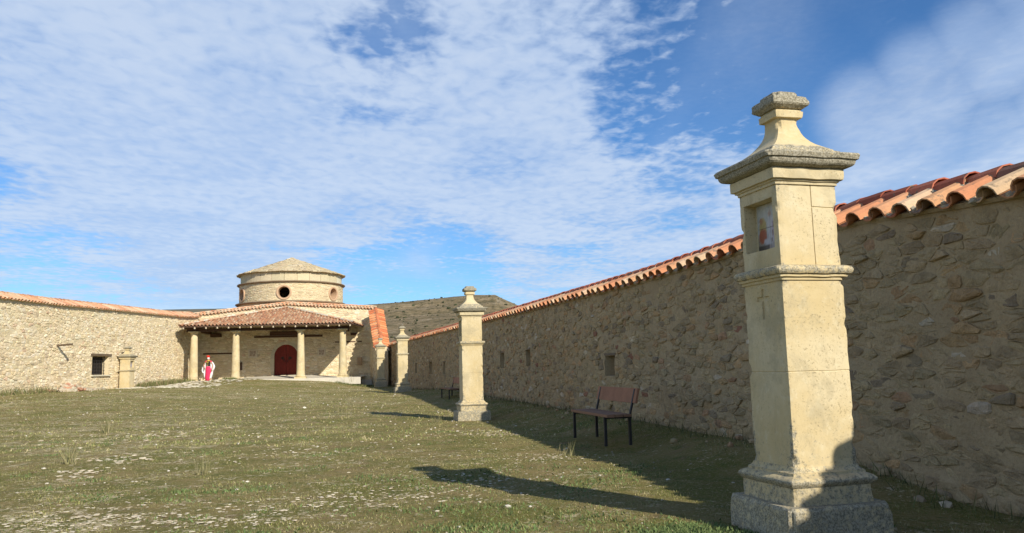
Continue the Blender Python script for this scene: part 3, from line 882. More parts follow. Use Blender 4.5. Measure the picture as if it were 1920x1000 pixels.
# side and back walls, low roof round the drum
mb = MB()
for (x0, x1) in ((-7.1, -6.6), (6.7, 7.2)): mb.box(((x0 + x1) / 2, DW + 6.7, 2.95), (x1 - x0, 12.0, 5.3))
mb.box((0, DW + 12.9, 2.95), (14.3, .5, 5.3)); part(mb, 'side_wall', M['mortar_pale'])
mb = MB(); vs = [(-7.4, DW + .75, 5.62), (7.5, DW + .75, 5.62), (7.5, DW + 13.4, 5.62), (-7.4, DW + 13.4, 5.62), (0, 10.8, 6.95)]
mb.add(vs, [(0, 1, 4), (1, 2, 4), (2, 3, 4), (3, 0, 4), (3, 2, 1, 0)], (.50, .24, .12)); part(mb, 'nave_roof', M['tile_far'])

# drum ------------------------------------------------------------------------
DC = (0.0, 10.8); RD = 4.30; ZD0, ZD1, ZD2 = 6.55, 8.55, 9.36
ocul = [k * 60.0 for k in range(6)]      # angle from -y, positive to +x
def dpos(a, r, z): return Vector((DC[0] + r * math.sin(a), DC[1] - r * math.cos(a), z))
OZ, ORI, ORO = 7.66, .46, .62
mb = MB(); NA, NZ_ = 240, 22
for j in range(NZ_ + 1):
    for i in range(NA):
        a = 2 * math.pi * i / NA; z = ZD0 + (ZD1 - ZD0) * j / NZ_
        p = dpos(a, RD + .015 * mnoise.noise(Vector((a * 9, z * 2.5, 0))), z); mb.v.append(tuple(p)); mb.t.append((.5, .5, .5))
for j in range(NZ_):
    for i in range(NA):
        am = 360 * (i + .5) / NA; z = ZD0 + (ZD1 - ZD0) * (j + .5) / NZ_; bad = False
        for o_ in ocul:
            da = (am - o_ + 180) % 360 - 180
            if math.hypot(math.radians(da) * RD, z - OZ) < ORI + .06: bad = True
        if not bad: mb.f.append((j * NA + i, j * NA + (i + 1) % NA, (j + 1) * NA + (i + 1) % NA, (j + 1) * NA + i))
drum = part(mb, 'drum_wall', M['mortar_pale'])
mb = MB(); rnd = random.Random(5); circ = 2 * math.pi * RD
def mpd(q, z, o): return dpos(q / RD, RD + o, z)
for (x, y), poly in cells(0, circ, ZD0, ZD1, .30, .13, .12, 41):
    if not (0 < x < circ and ZD0 + .3 < y < ZD1 - .05): continue
    poly = clip_poly(poly, 0, 1, ZD1 - .02)
    if any(math.hypot(((x - math.radians(o_) * RD + circ / 2) % circ) - circ / 2, y - OZ) < ORO + .10 for o_ in ocul): continue
    s = stone_geo((x, y), poly, .010, mpd, rnd.uniform(.004, .03), rnd, pick([(5, (.58, .475, .30), .08), (2, (.53, .43, .27), .08), (1, (.62, .54, .37), .06)], rnd))
    if s: mb.add(*s)
mb.build('drum_stones', M['stone_pale'], drum, kind='stuff')
for o_ in ocul:
    a = math.radians(o_); c = dpos(a, RD, OZ); ax = Vector((math.sin(a), -math.cos(a), 0)); tx = Vector((math.cos(a), math.sin(a), 0)); up = Vector((0, 0, 1))
    mb = MB(); n = 24; prof = [(ORO, -.12), (ORO, .045), (ORO - .05, .07), (ORI + .02, .06), (ORI, .03), (ORI - .01, -.55)]
    for (r_, d_) in prof:
        for i in range(n): t_ = 2 * math.pi * i / n; mb.v.append(tuple(c + ax * d_ + tx * (r_ * math.cos(t_)) + up * (r_ * math.sin(t_)))); mb.t.append((.5, .5, .5))
    for k in range(len(prof) - 1):
        for i in range(n): mb.f.append((k * n + i, k * n + (i + 1) % n, (k + 1) * n + (i + 1) % n, (k + 1) * n + i))
    part(mb, 'round_window', M['brick'])
def dring(name, prof, mat, jit=0.0):
    mb = MB(); mb.lathe(prof, (DC[0], DC[1], 0), 96)
    if jit: mb.v = [tuple(Vector(v) + Vector((0, 0, jit * mnoise.noise(Vector(v) * 3)))) for v in mb.v]
    return part(mb, name, mat)
dring('base_ring', [(4.2, 6.84), (4.60, 6.86), (4.64, 6.92), (4.62, 6.96), (4.3, 7.02)], M['terra'], .02)
dring('string_course', [(4.2, 8.47), (4.45, 8.49), (4.52, 8.55), (4.50, 8.60), (4.2, 8.66)], M['terra'], .02)
# upper drum: smooth rendered panels with joints
mb = MB(); mb.lathe([(4.16, 8.55), (4.16, 9.40)], (DC[0], DC[1], 0), 96); ud = part(mb, 'upper_drum', M['mortar_pale'])
na = 26
for i in range(na):
    mb = MB(); a0 = 2 * math.pi * i / na + .004; a1 = 2 * math.pi * (i + 1) / na - .004; vs = []
    for r_ in (4.10, 4.215):
        for z in (8.62, 9.37):
            for k in range(4): vs.append(dpos(a0 + (a1 - a0) * k / 3, r_, z))
    fs = []
    for k in range(3): fs += [(8 + k, 8 + k + 1, 12 + k + 1, 12 + k), (4 + k, 4 + k + 1, 12 + k + 1, 12 + k), (k, k + 1, 8 + k + 1, 8 + k)]
    fs += [(0, 8, 12, 4), (3, 7, 15, 11)]
    mb.add(vs, fs, pick([(3, (.56, .48, .32), .06), (1, (.60, .55, .42), .05), (1, (.48, .40, .27), .06)], random)); mb.build('facing_stone', M['stone_pale'], ud)
# conical roof of lapped stone slabs
mb = MB(); mb.lathe([(4.36, 9.36), (4.40, 9.42), (.02, 11.02)], (DC[0], DC[1], 0), 72, (.45, .38, .24)); roofc = part(mb, 'drum_roof', M['slab'])
mb = MB(); rnd = random.Random(9); slope = math.atan2(11.02 - 9.42, 4.4); rad = 4.46; 
while rad > .15:
    cnt = max(5, int(2 * math.pi * rad / .40)); a0 = rnd.random()
    for i in range(cnt):
        a = a0 + 2 * math.pi * (i + rnd.uniform(-.12, .12)) / cnt; z = 9.42 + (4.4 - rad) * math.tan(slope)
        c = dpos(a, rad - .12 + rnd.uniform(-.03, .03), z + .055 + rnd.uniform(-.01, .02))
        Rm = Matrix.Rotation(a, 3, 'Z') @ Matrix.Rotation(slope * .82 + rnd.uniform(-.04, .04), 3, 'X') @ Matrix.Rotation(rnd.uniform(-.06, .06), 3, 'Y')
        mb.box(c, (2 * math.pi * rad / cnt * rnd.uniform(.86, 1.02), .40 * rnd.uniform(.9, 1.15), rnd.uniform(.035, .06)), Rm, pick([(5, (.54, .44, .28), .08), (2, (.59, .50, .33), .07), (1, (.47, .38, .24), .1)], rnd), .012)
    rad -= .235
mb.build('roof_slabs', M['slab'], roofc, kind='stuff')

# porch -----------------------------------------------------------------------
FZ = .74
def floor_z(x, y): return FZ + .20 * (sstep(0, DW, y) * (1 - sstep(1.5, 5.5, abs(x - .5))))
mb = MB(); gx = np.linspace(-6.6, 6.6, 34); gy = np.linspace(-.95, DW + .1, 14)
for y in gy:
    for x in gx:
        yy = y if y > -.9 else y + .10 * nz(x * .8, 3) ; mb.v.append((x, yy, float(floor_z(x, y)))); mb.t.append((.5, .5, .5))
for y in gy[[0, -1]]:
    for x in gx: mb.v.append((x, y + (.10 * nz(x * .8, 3) if y < 0 else 0), .25)); mb.t.append((.5, .5, .5))
nxx = len(gx); nyy = len(gy)
for j in range(nyy - 1):
    for i in range(nxx - 1): mb.f.append((j * nxx + i, j * nxx + i + 1, (j + 1) * nxx + i + 1, (j + 1) * nxx + i))
for i in range(nxx - 1): mb.f.append((nyy * nxx + i, nyy * nxx + i + 1, i + 1, i))
part(mb, 'porch_floor', M['floor'])
colx = [-5.22, -2.32, 2.25, 5.25]
def make_column(x):
    e = bpy.data.objects.new('column', None); COL.objects.link(e); e.parent = chap; e.location = (x, 0, 0)
    mb = MB(); mb.box((0, 0, FZ + .03), (.80, .80, .18), None, (.25, .25, .25), .006); mb.build('plinth', M['limestone'], e)
    mb = MB(); prof = [(.36, FZ + .12), (.37, FZ + .17), (.345, FZ + .21), (.31, FZ + .235)]
    H0, H1 = FZ + .235, 4.02
    for k in range(9): u = k / 8; prof.append((.295 - .072 * u ** 1.35, H0 + (H1 - H0) * u))
    mb.lathe(prof, n=28, tone=(.12, .12, .12)); mb.build('shaft', M['limestone'], e, True)
    mb = MB(); mb.lathe([(.222, 4.02), (.255, 4.03), (.255, 4.06), (.225, 4.075), (.225, 4.11), (.30, 4.17), (.31, 4.185)], n=28, tone=(.3, .3, .3)); mb.box((0, 0, 4.225), (.70, .70, .085), None, (.45, .45, .45), .004); mb.build('capital', M['limestone'], e)
for x in colx: make_column(x)
# entablature beams
DARKW = (.085, .045, .028)
mb = MB(); mb.box((0, 0, 4.37), (11.5, .26, .20), None, DARKW, .006); part(mb, 'front_beam', M['wood'])
for x in (-5.22, 5.25): mb = MB(); mb.box((x, DW / 2 + .02, 4.36), (.22, DW - .2, .19), None, DARKW, .005); part(mb, 'side_beam', M['wood'])
# hipped roof
EL, ER, AP = Vector((-6.0, -1.0, 4.62)), Vector((6.1, -1.0, 4.62)), Vector((.6, DW - .02, 6.20))
WL, WR = Vector((-6.4, DW - .02, 4.70)), Vector((6.45, DW - .02, 4.66))
mb = MB(); th = Vector((0, 0, -.09))
vs = [EL, ER, AP, WL, WR] + [v + th for v in (EL, ER, AP, WL, WR)]
mb.add(vs, [(0, 1, 2), (3, 0, 2), (1, 4, 2), (5, 7, 6), (8, 7, 5), (6, 7, 9), (0, 5, 6, 1), (3, 8, 5, 0), (1, 6, 9, 4)], (.10, .06, .04)); roof = part(mb, 'porch_roof', M['wood'])
mb = MB(); rnd = random.Random(12)
def tile_face(A_, B_, C_, pitch_, course, r_):
    """covers and pans laid up the triangle A-B (eave) to C (apex)"""
    e = (B_ - A_); L = e.length; e.normalize(); nrm = e.cross(C_ - A_).normalized(); 
    if nrm.z < 0: nrm = -nrm
    upv = nrm.cross(e).normalized()
    if upv.z < 0: upv = -upv
    if e.cross(upv).dot(nrm) < 0: e2 = -e
    else: e2 = e
    cs = (C_ - A_).dot(e); ch = (C_ - A_).dot(upv)
    Rm = Matrix((e2, upv, nrm)).transposed().to_4x4()
    gc = canal_tile(course * 1.18, r_, r_ * .82, .012, 5); gp = canal_tile(course * 1.18, r_ * .95, r_ * 1.1, .012, 4, False)
    q = pitch_ * .4
    while q < L - .03:
        hmax = ch * (q / cs if q < cs else (L - q) / (L - cs))
        u = -.07
        while u < hmax - .08:
            yaw = Matrix.Rotation(rnd.gauss(0, .025), 4, 'Z') @ Matrix.Rotation(R(-2.2) , 4, 'X')
            o = A_ + e * q + upv * (u + rnd.gauss(0, .012)) + nrm * (.055 + rnd.uniform(0, .01))
            mb.add(gc[0], gc[1], pick([(4, (.46, .225, .115), .15), (3, (.52, .31, .17), .15), (2, (.60, .43, .27), .12), (2, (.34, .17, .10), .2)], rnd), Matrix.Translation(o) @ Rm @ yaw)
            o = A_ + e * (q + pitch_ / 2) + upv * u + nrm * (.085)
            mb.add(gp[0], gp[1], pick([(1, (.40, .20, .12), .2)], rnd), Matrix.Translation(o) @ Rm)
            u += course
        q += pitch_ * rnd.uniform(.97, 1.03)
tile_face(EL, ER, AP, .245, .38, .082)
tile_face(WL, EL, AP, .245, .38, .082)
tile_face(ER, WR, AP, .245, .38, .082)
mb.build('roof_tiles', M['tile_far'], roof, kind='stuff')
mb = MB(); gcr = canal_tile(.42, .11, .09, .014, 6)
for a_, b_ in ((EL, AP), (ER, AP)):
    d = (b_ - a_).normalized(); L = (b_ - a_).length; x = d.cross(Vector((0, 0, 1))).normalized(); z = x.cross(d); q = 0
    while q < L - .2: mb.add(gcr[0], gcr[1], pick([(1, (.55, .33, .20), .2), (1, (.55, .50, .40), .1)], rnd), Matrix.Translation(a_ + d * q + z * .085) @ Matrix((x, d, z)).transposed().to_4x4()); q += .36
mb.build('hip_tiles', M['tile_far'], roof, kind='stuff')
# rafters, pale sawn ends under the eave
for i in range(16):
    x = -5.72 + i * .772
    q = x - EL.x; cs = AP.x - EL.x; L = ER.x - EL.x; frac = q / cs if q < cs else (L - q) / (L - cs)
    frac = max(min(frac, .98), .12); a = Vector((x, -1.0, 4.62 - .155)); sl = (AP.z - EL.z) / (AP.y - EL.y); y1 = -1 + frac * (DW + .9)
    mb = MB(); mb.beam(a, (x, y1, a.z + sl * (y1 + 1)), .10, .12, DARKW)
    e = mb.build('rafter', M['wood'], roof)
    mb = MB(); mb.box((x, -1.012, 4.62 - .155), (.095, .03, .115), None, (.50, .41, .29)); mb.build('rafter_end', M['wood'], roof)
mb = MB(); mb.box((.05, -.93, 4.56), (12.0, .05, .05), None, DARKW); mb.build('fascia', M['wood'], roof)
# loose beams in the front wall
for (xa, xb, z, hh, d) in [(-5.7, -3.0, 2.76, .10, .07), (-5.1, -4.35, 4.16, .26, .5), (-1.9, 3.3, 3.98, .15, .12), (-.7, 1.9, 4.22, .30, .22), (4.1, 6.35, 3.46, .09, .06), (5.5, 5.95, 4.05, .2, .4)]:
    mb = MB(); mb.box(((xa + xb) / 2, DW - d / 2 + .03, z), (xb - xa, d, hh), None, (.10, .055, .035), .008); part(mb, 'wall_beam', M['wood'])
mb = MB(); mb.box((-2.95, DW - .04, 1.75), (.34, .10, .62), None, (.10, .06, .04), .004); part(mb, 'wall_hatch', M['wood'])

# painted ceramic panels ----------------------------------------------------------
def picture_tiles(parent, W_, H_, nx_, ny_, place, fn, gap=.003, th=.012, sub=14, name='ceramic_tile'):
    """place(u, v, d) -> position; u,v in metres from the centre, d outwards. One mesh per ceramic tile"""
    for a in range(nx_):
        for b in range(ny_):
            mb = MB(); u0 = -W_ / 2 + a * W_ / nx_ + gap / 2; u1 = -W_ / 2 + (a + 1) * W_ / nx_ - gap / 2; v0 = -H_ / 2 + b * H_ / ny_ + gap / 2; v1 = -H_ / 2 + (b + 1) * H_ / ny_ - gap / 2
            n = sub; vs = []; tn = []
            for j in range(n + 1):
                for i in range(n + 1):
                    u = u0 + (u1 - u0) * i / n; v = v0 + (v1 - v0) * j / n; vs.append(place(u, v, th)); tn.append(fn(u / W_ + .5, v / H_ + .5))
            fs = [(j * (n + 1) + i, j * (n + 1) + i + 1, (j + 1) * (n + 1) + i + 1, (j + 1) * (n + 1) + i) for j in range(n) for i in range(n)]
            bq = len(vs)
            for (u, v) in ((u0, v0), (u1, v0), (u1, v1), (u0, v1)): vs.append(place(u, v, 0)); tn.append((.5, .5, .5))
            c4 = [0, n, (n + 1) ** 2 - 1, n * (n + 1)]
            for k in range(4): fs.append((c4[k], bq + k, bq + (k + 1) % 4, c4[(k + 1) % 4]))
            mb.add(vs, fs, tn); mb.build(name, M['glaze'], parent)
def blob_at(u, v, cx, cy, rx, ry): return max(0.0, 1 - ((u - cx) / rx) ** 2 - ((v - cy) / ry) ** 2)
def scene_paint(u, v):
    """small figure group under a pale sky, loosely painted"""
    n_ = mnoise.noise(Vector((u * 9, v * 9, 0))); 
    c = Vector((.42, .47, .50)).lerp(Vector((.62, .60, .52)), min(1, max(0, v + n_ * .2)))
    if v < .30 + .05 * n_: c = Vector((.36, .30, .22)).lerp(Vector((.50, .44, .46)), u)
    if v < .14 and u < .42: c = Vector((.10, .08, .06))
    def put(cx, cy, rx, ry, col, c):
        k = blob_at(u, v, cx, cy, rx, ry); return c.lerp(Vector(col), min(1, k * 4)) if k > 0 else c
    c = put(.22, .52, .15, .22, (.55, .42, .16), c); c = put(.20, .34, .17, .17, (.46, .13, .06), c); c = put(.15, .66, .07, .08, (.50, .26, .14), c)
    c = put(.52, .50, .13, .26, (.66, .62, .62), c); c = put(.50, .78, .06, .06, (.55, .36, .25), c); c = put(.64, .42, .10, .24, (.52, .42, .52), c)
    c = put(.86, .48, .12, .30, (.40, .44, .56), c); c = put(.85, .80, .06, .06, (.50, .34, .24), c); c = put(.42, .22, .20, .08, (.60, .58, .60), c)
    if abs(u - .62 - (v - .5) * .25) < .018 and v > .2: c = Vector((.22, .13, .08))
    if abs(v - .60) < .014 and .45 < u < .95: c = Vector((.22, .13, .08))
    k = 1 + .25 * mnoise.noise(Vector((u * 30, v * 30, 4))); return tuple(x * k * .72 for x in c)
def wall_paint(u, v):
    if min(u, v, 1 - u, 1 - v) < .14: return (.62, .52, .36)
    n_ = mnoise.noise(Vector((u * 8, v * 8, 7))); c = Vector((.50, .40, .27)).lerp(Vector((.22, .13, .08)), min(1, max(0, n_ * 3 + .3)))
    return tuple(c)
for (x0, x1, z0, z1) in [(-2.30, -1.70, 2.42, 3.00), (2.98, 3.50, 2.42, 2.95)]:
    cx, cz = (x0 + x1) / 2, (z0 + z1) / 2
    mb = MB(); mb.box((cx, DW - .03, cz), (x1 - x0 + .10, .05, z1 - z0 + .10), None, (.60, .53, .38), .003); fr = part(mb, 'picture_panel', M['stone_pale'])
    picture_tiles(fr, x1 - x0, z1 - z0, 2, 2, lambda u, v, d: Vector((cx + u, DW - .056 - d, cz + v)), wall_paint, sub=6)

# small bell-like dark opening on the wall left of the second column is the hatch above; wing wall ----------------
wing = empty('wing_wall', (0, 0, 0), label="short buttress wall with steep orange tiled coping running down from the chapel corner", cat='wall')
a_ = CM @ Vector((7.0, DW - .02, 0))
WW = [(-11.22, 62.75, 5.80), (-10.02, 58.4, 2.62)]
wp = Path2(WW, -1)
wall_body(wp, .85, -.2, [], M['mortar_pale'], wing, step=.3)
st = rubble_on(wp, -.1, .28, .16, PAL_PALE, 51, proud=(.004, .04))
mb = MB()
for c, (vs, fs, tone) in st: mb.add(vs, fs, tone)
mb.build('small_stones', M['stone_pale'], wing, kind='stuff')
coping(wp, wing, .27, .16, .43, .16, .10, M['tile'], 300, back=True, bed_mat=M['mortar_pale'], ridge_tones=[(1, (.50, .17, .075), .15)], tones=[(3, (.58, .20, .08), .12), (2, (.64, .27, .12), .12), (1, (.52, .16, .07), .15)])
mb = MB(); c = CM @ Vector((6.2, DW - .35, 2.0)); mb.beam((c.x, c.y, 1.62), (c.x, c.y, 2.22), .34, .22, (.40, .28, .17), up=(0, 1, 0)); 
nb_ = mb.build('wall_shrine', M['wood'], None); nb_['label'] = "small brown box shrine on the chapel wall beside the wing wall"; nb_['category'] = 'shrine'
# stone doorstep slab in the corner
mb = MB(); c = CM @ Vector((6.5, 2.3, .50)); mb.box((c.x, c.y, c.z - .22), (1.5, 1.4, .44), Matrix.Rotation(TH, 3, 'Z'), (.58, .53, .42), .03)
o = mb.build('stone_slab', M['stone_pale']); props(o, "flat pale stone slab lying in the corner right of the porch", 'slab')


# ------------------------------------------------------------------ station pillars
def grid_block(levels, bs, dirt, seed, erode=.012, push=None, amp=.004):
    """square block swept through (z, halfwidth) levels with worn edges. bs: side breakpoints in -1..1"""
    vs = []; tn = []; fs = []; index = {}
    sides = [((-1, 0), (0, 1)), ((0, -1), (-1, 0)), ((1, 0), (0, -1)), ((0, 1), (1, 0))]
    # left(-x), front(-y), right(+x), back(+y): outward normal, and direction of increasing s
    def vert(P, n_, s, z, hw, k):
        key = (round(P.x, 4), round(P.y, 4), k)
        if key in index: return index[key]
        e = abs(s)
        edge = max(0.0, 1 - (1 - e) * hw / .035) if hw > 0 else 0
        nn = mnoise.fractal(Vector((P.x * 6 + seed, P.y * 6, z * 6)), 1, 2, 4)
        chip = max(0.0, mnoise.noise(Vector((P.x * 4 + seed, P.y * 4, z * 9 + 3))) - .12) * 2.6
        d = amp * nn - edge * (erode * (.4 + .8 * abs(nn) + chip * 2.4))
        c = Vector((P.x, P.y, 0)); L = c.length
        q = P + (c / L * d if L > 1e-5 else Vector((0, 0, 0)))
        q.z += amp * 1.2 * mnoise.noise(Vector((P.x * 7, P.y * 7 + seed, 9))) if 0 < k < len(levels) - 1 else 0
        index[key] = len(vs); vs.append(tuple(q)); tn.append((dirt(z, e),) * 3); return index[key]
    for si, (n_, t_) in enumerate(sides):
        for k, (z, hw) in enumerate(levels):
            pass
        ids = {}
        for k, (z, hw) in enumerate(levels):
            for i, s in enumerate(bs):
                p = push(si, s, z, hw) if push else 0.0
                P = Vector((n_[0] * (hw - p) + t_[0] * s * hw, n_[1] * (hw - p) + t_[1] * s * hw, z))
                ids[k, i] = vert(P, n_, s, z, hw, k)
        for k in range(len(levels) - 1):
            for i in range(len(bs) - 1):
                f = (ids[k, i], ids[k + 1, i], ids[k + 1, i + 1], ids[k, i + 1])
                if len(set(f)) == 4: fs.append(f)
    # caps
    for k, flip in ((0, False), (len(levels) - 1, True)):
        z, hw = levels[k]; loop = []
        for si in (0, 3, 2, 1):
            n_, t_ = sides[si]
            for s in bs[:-1]:
                p = push(si, s, z, hw) if push else 0
                P = (round(n_[0] * (hw - p) + t_[0] * s * hw, 4), round(n_[1] * (hw - p) + t_[1] * s * hw, 4), k)
                if P in index: loop.append(index[P])
        loop = list(dict.fromkeys(loop))
        if len(loop) > 2: fs.append(tuple(loop[::-1] if flip else loop))
    return vs, fs, tn

def lv(prof, step):
    out = []
    for (z0, h0), (z1, h1) in zip(prof, prof[1:]):
        n = max(1, int(math.hypot(z1 - z0, h1 - h0) / step))
        for i in range(n): u = i / n; out.append((z0 + (z1 - z0) * u, h0 + (h1 - h0) * u))
    out.append(prof[-1]); return out
def arc(z0, h0, z1, h1, bulge, n=5):
    """curved moulding between two points"""
    o = []
    for i in range(n + 1):
        u = i / n; b = bulge * math.sin(math.pi * u); dz, dh = z1 - z0, h1 - h0; L = math.hypot(dz, dh)
        o.append((z0 + dz * u - dh / L * b, h0 + dh * u + dz / L * b))
    return o

def make_pillar(name, step, ns, seed, base_depth=0.0, top_cut=False, **k):
    root = empty(name, (0, 0, 0), **k)
    B = list(np.linspace(-1, 1, ns + 1)); Lm = M['limestone']
    if ns > 10: B = sorted(set([-1, -.985, -.96, .96, .985, 1] + [round(float(b), 4) for b in B]))
    def blk(nm, prof, dirt, er=.012, push=None, bs=None, amp=.004, st=None, smooth=False):
        vs, fs, tn = grid_block(lv(prof, st or step), bs or B, dirt, seed, er, push, amp)
        mb = MB(); mb.add(vs, fs, tn); me = mb.mesh(nm, smooth); return link(nm, me, root, Lm)
    fine = step
    blk('footing_slab', [(-.35, .43), (.165, .425), (.19, .41)], lambda z, e: .62, .020, amp=.010)
    blk('base_block', [(.165, .345), (.315, .345)], lambda z, e: .52, .02, amp=.007)
    blk('base_moulding', [(.315, .342)] + arc(.318, .346, .390, .334, .030, 8) + [(.394, .322), (.398, .312), (.416, .310)] + arc(.415, .312, .455, .278, -.008), lambda z, e: .50 + .14 * (z < .36), .012, amp=.004, st=step * .6)
    cross = [(.0, 0, 1.56, 1.79), (0, 0, 1.70, 1.725)]
    def push_cross(si, s, z, hw):
        if si != 0: return 0
        y = s * hw
        if (abs(y) < .0145 and 1.561 < z < 1.789) or (abs(y) < .081 and 1.700 < z < 1.732): return .013
        return 0
    hw = .27
    bsx = sorted(set(B + [q / hw for q in (-.084, -.080, -.018, -.014, .014, .018, .080, .084)])) if ns > 10 else B
    prof = [(.455, hw), (1.145, hw - .001), (1.151, hw - .006), (1.157, hw - .001), (1.84, hw)]
    L1 = lv(prof, step)
    if ns > 10: L1 = sorted(L1 + [(z, hw) for z in (1.556, 1.562, 1.697, 1.7015, 1.7305, 1.735, 1.788, 1.794)])
    def dsh(z, e): return .14 + .34 * float(sstep(1.1, .50, z)) * (.6 + .4 * e) + .16 * (e > .9) + .22 * float(sstep(1.72, 1.84, z))
    vs, fs, tn = grid_block(L1, bsx, dsh, seed, .010, push_cross if ns > 10 else None, .0025)
    mb = MB(); mb.add(vs, fs, tn); link('shaft', mb.mesh('shaft'), root, Lm)
    blk('middle_band', [(1.84, .282), (1.862, .284), (1.864, .300), (1.885, .302), (1.887, .315)] + arc(1.888, .318, 1.945, .318, .012) + [(1.955, .285)], lambda z, e: .22 + .34 * (z > 1.88), .012, st=step * .6)
    hu = .265
    def push_niche(si, s, z, h_):
        y = s * h_
        if si == 1 and ns > 10:
            w_ = .004 * math.sin(z * 23) 
            if abs(-y - .038) < .0028 or (abs(z - 2.405) < .003 and -y > .038): return .007
            return .0
        if si != 0: return 0
        return .105 if (abs(y) < .1995 and 2.101 < z < 2.489) else 0
    bsn = sorted(set(B + [q / hu for q in (-.202, -.199, .199, .202)])) if ns > 6 else B
    L2 = sorted(lv([(1.955, hu), (2.58, hu)], step) + ([(z, hu) for z in (2.0985, 2.1015, 2.4885, 2.4915, 2.399, 2.403, 2.407, 2.411)]))
    def dup_(z, e): return .14 + .2 * float(sstep(2.5, 2.58, z)) + .22 * (e > .85) + .15 * float(sstep(2.08, 1.95, z))
    bsn = sorted(set(list(B) + [-.202 / hu, -.199 / hu, .199 / hu, .202 / hu] + ([-.034 / hu, -.036 / hu, -.040 / hu, -.042 / hu] if ns > 10 else [])))
    vs, fs, tn = grid_block(L2, bsn, dup_, seed + 2, .010, push_niche, .003)
    mb = MB(); mb.add(vs, fs, tn); link('upper_block', mb.mesh('upper_block'), root, Lm)
    blk('frieze', [(2.58, .278), (2.602, .280), (2.604, .292), (2.618, .292)] + [(2.62, .315), (2.70, .318), (2.705, .30)], lambda z, e: .12 + .25 * (z < 2.61), .008, st=step * .7)
    blk('cornice', [(2.705, .315)] + arc(2.71, .335, 2.765, .388, .016) + [(2.768, .402), (2.800, .412), (2.815, .400)], lambda z, e: .66 + .2 * (z < 2.77), .014, amp=.004, st=step * .6)
    blk('cornice_step', [(2.815, .315), (2.85, .31), (2.855, .285), (2.872, .28)], lambda z, e: .60, .012, amp=.005, st=step * .7)
    pf = [(2.872, .262)] + [(2.885 + .265 * u, .094 + .160 * (1 - u) ** 2.7) for u in np.linspace(0, 1, 11)] + [(3.165, .094)]
    blk('finial', pf, lambda z, e: .12 + .55 * float(sstep(2.95, 2.88, z)), .008, amp=.003, st=step * .7)
    blk('finial_neck', [(3.165, .108), (3.167, .124), (3.215, .128), (3.222, .116), (3.24, .110)], lambda z, e: .25, .008, st=step * .7)
    blk('finial_cap', [(3.24, .130), (3.262, .162), (3.275, .170), (3.325, .166), (3.335, .152), (3.345, .118), (3.375, .112), (3.385, .098)], lambda z, e: .72, .014, amp=.006, st=step * .7)
    # painted panel at the back of the niche
    picture_tiles(root, .36, .385, 2, 2, lambda u, v, d: Vector((-(hu - .107) - d, -u - .012, 2.292 + v)), scene_paint, sub=12 if ns > 10 else 5)
    return root
GRP = 'stone pillars along the court'
LAB = [("largest stone pillar in the right foreground with a painted tile niche and incised cross", (2.22, 6.33, 0.0), 15, 1.0),
       ("second stone pillar from the foreground, casting a long shadow on the grass beyond the first bench", (-1.13, 20.82, -.05), 15, 1.0),
       ("third stone pillar from the foreground, shade climbing its lower right side", (-5.92, 42.5, .10), 15, 1.0),
       ("farthest stone pillar, half shaded, standing beside the wing wall of the chapel", (-9.50, 57.1, .20), 15, .96)]
p1 = make_pillar('stone_pillar', .022, 22, 3.0, label=LAB[0][0], cat='pillar', group=GRP)
p1.location = LAB[0][1]; p1.rotation_euler = (0, 0, R(15))
p2 = make_pillar('stone_pillar', .06, 8, 8.0, label=LAB[1][0], cat='pillar', group=GRP)
p2.location = LAB[1][1]; p2.rotation_euler = (0, 0, R(13)); 
def copy_tree(src, lvl=0, parent=None):
    c = src.copy(); COL.objects.link(c); c.parent = parent
    for ch in list(src.children): copy_tree(ch, lvl + 1, c)
    return c
bpy.context.view_layer.update()
for (lab, loc, rz, sc) in LAB[2:]:
    c = copy_tree(p2); c['label'] = lab; c.location = loc; c.rotation_euler = (0, 0, R(rz)); c.scale = (1, 1, sc)
c = copy_tree(p2); c['label'] = "stone pillar built against the sunlit left wall beside the grated window"; c.location = (-23.72, 49.3, -.35); c.rotation_euler = (0, 0, R(180)); c.scale = (1.15, 1.15, 1.0)
c['group'] = GRP


# ------------------------------------------------------------------ benches
def make_bench():
    root = empty('park_bench', (0, 0, 0), label='wooden bench', cat='bench', group='park benches against the right wall')
    W_ = 2.0
    for k in range(3): mb = MB(); mb.box((-.14 + k * .15, 0, .43), (.135, W_, .045), None, pick([(1, (.27, .155, .095), .15)], random), .003); mb.build('seat_board', M['wood'], root)
    mb = MB(); mb.box((.345, 0, .735), (.04, W_, .24), Matrix.Rotation(R(14), 3, 'Y'), (.34, .165, .095), .003); mb.build('back_board', M['wood'], root)
    for s in (-1, 1):
        y = s * .86
        mb = MB(); mb.beam((-.19, y, -.05), (-.19, y, .41), .045, .045); mb.build('leg', M['iron'], root)
        mb = MB(); mb.beam((.24, y, -.05), (.24, y, .41), .045, .045); mb.beam((.24, y, .40), (.36, y, .84), .045, .03); mb.build('leg', M['iron'], root)
        mb = MB(); mb.beam((-.21, y, .395), (.27, y, .395), .045, .03, up=(0, 0, 1)); mb.build('seat_rail', M['iron'], root)
    return root
b1 = make_bench(); b1['label'] = "red-brown wooden bench with black iron legs in the shade behind the foreground pillar"
b1.location = (1.38, 13.5, .02); b1.rotation_euler = (0, 0, R(13)); b1.scale = (.94, .94, .97)
bpy.context.view_layer.update()
b2 = copy_tree(b1); b2['label'] = "farther wooden bench half hidden behind the second pillar"; b2.location = (-2.50, 31.0, .03); b2.rotation_euler = (0, 0, R(15))
for ch in b2.children: pass


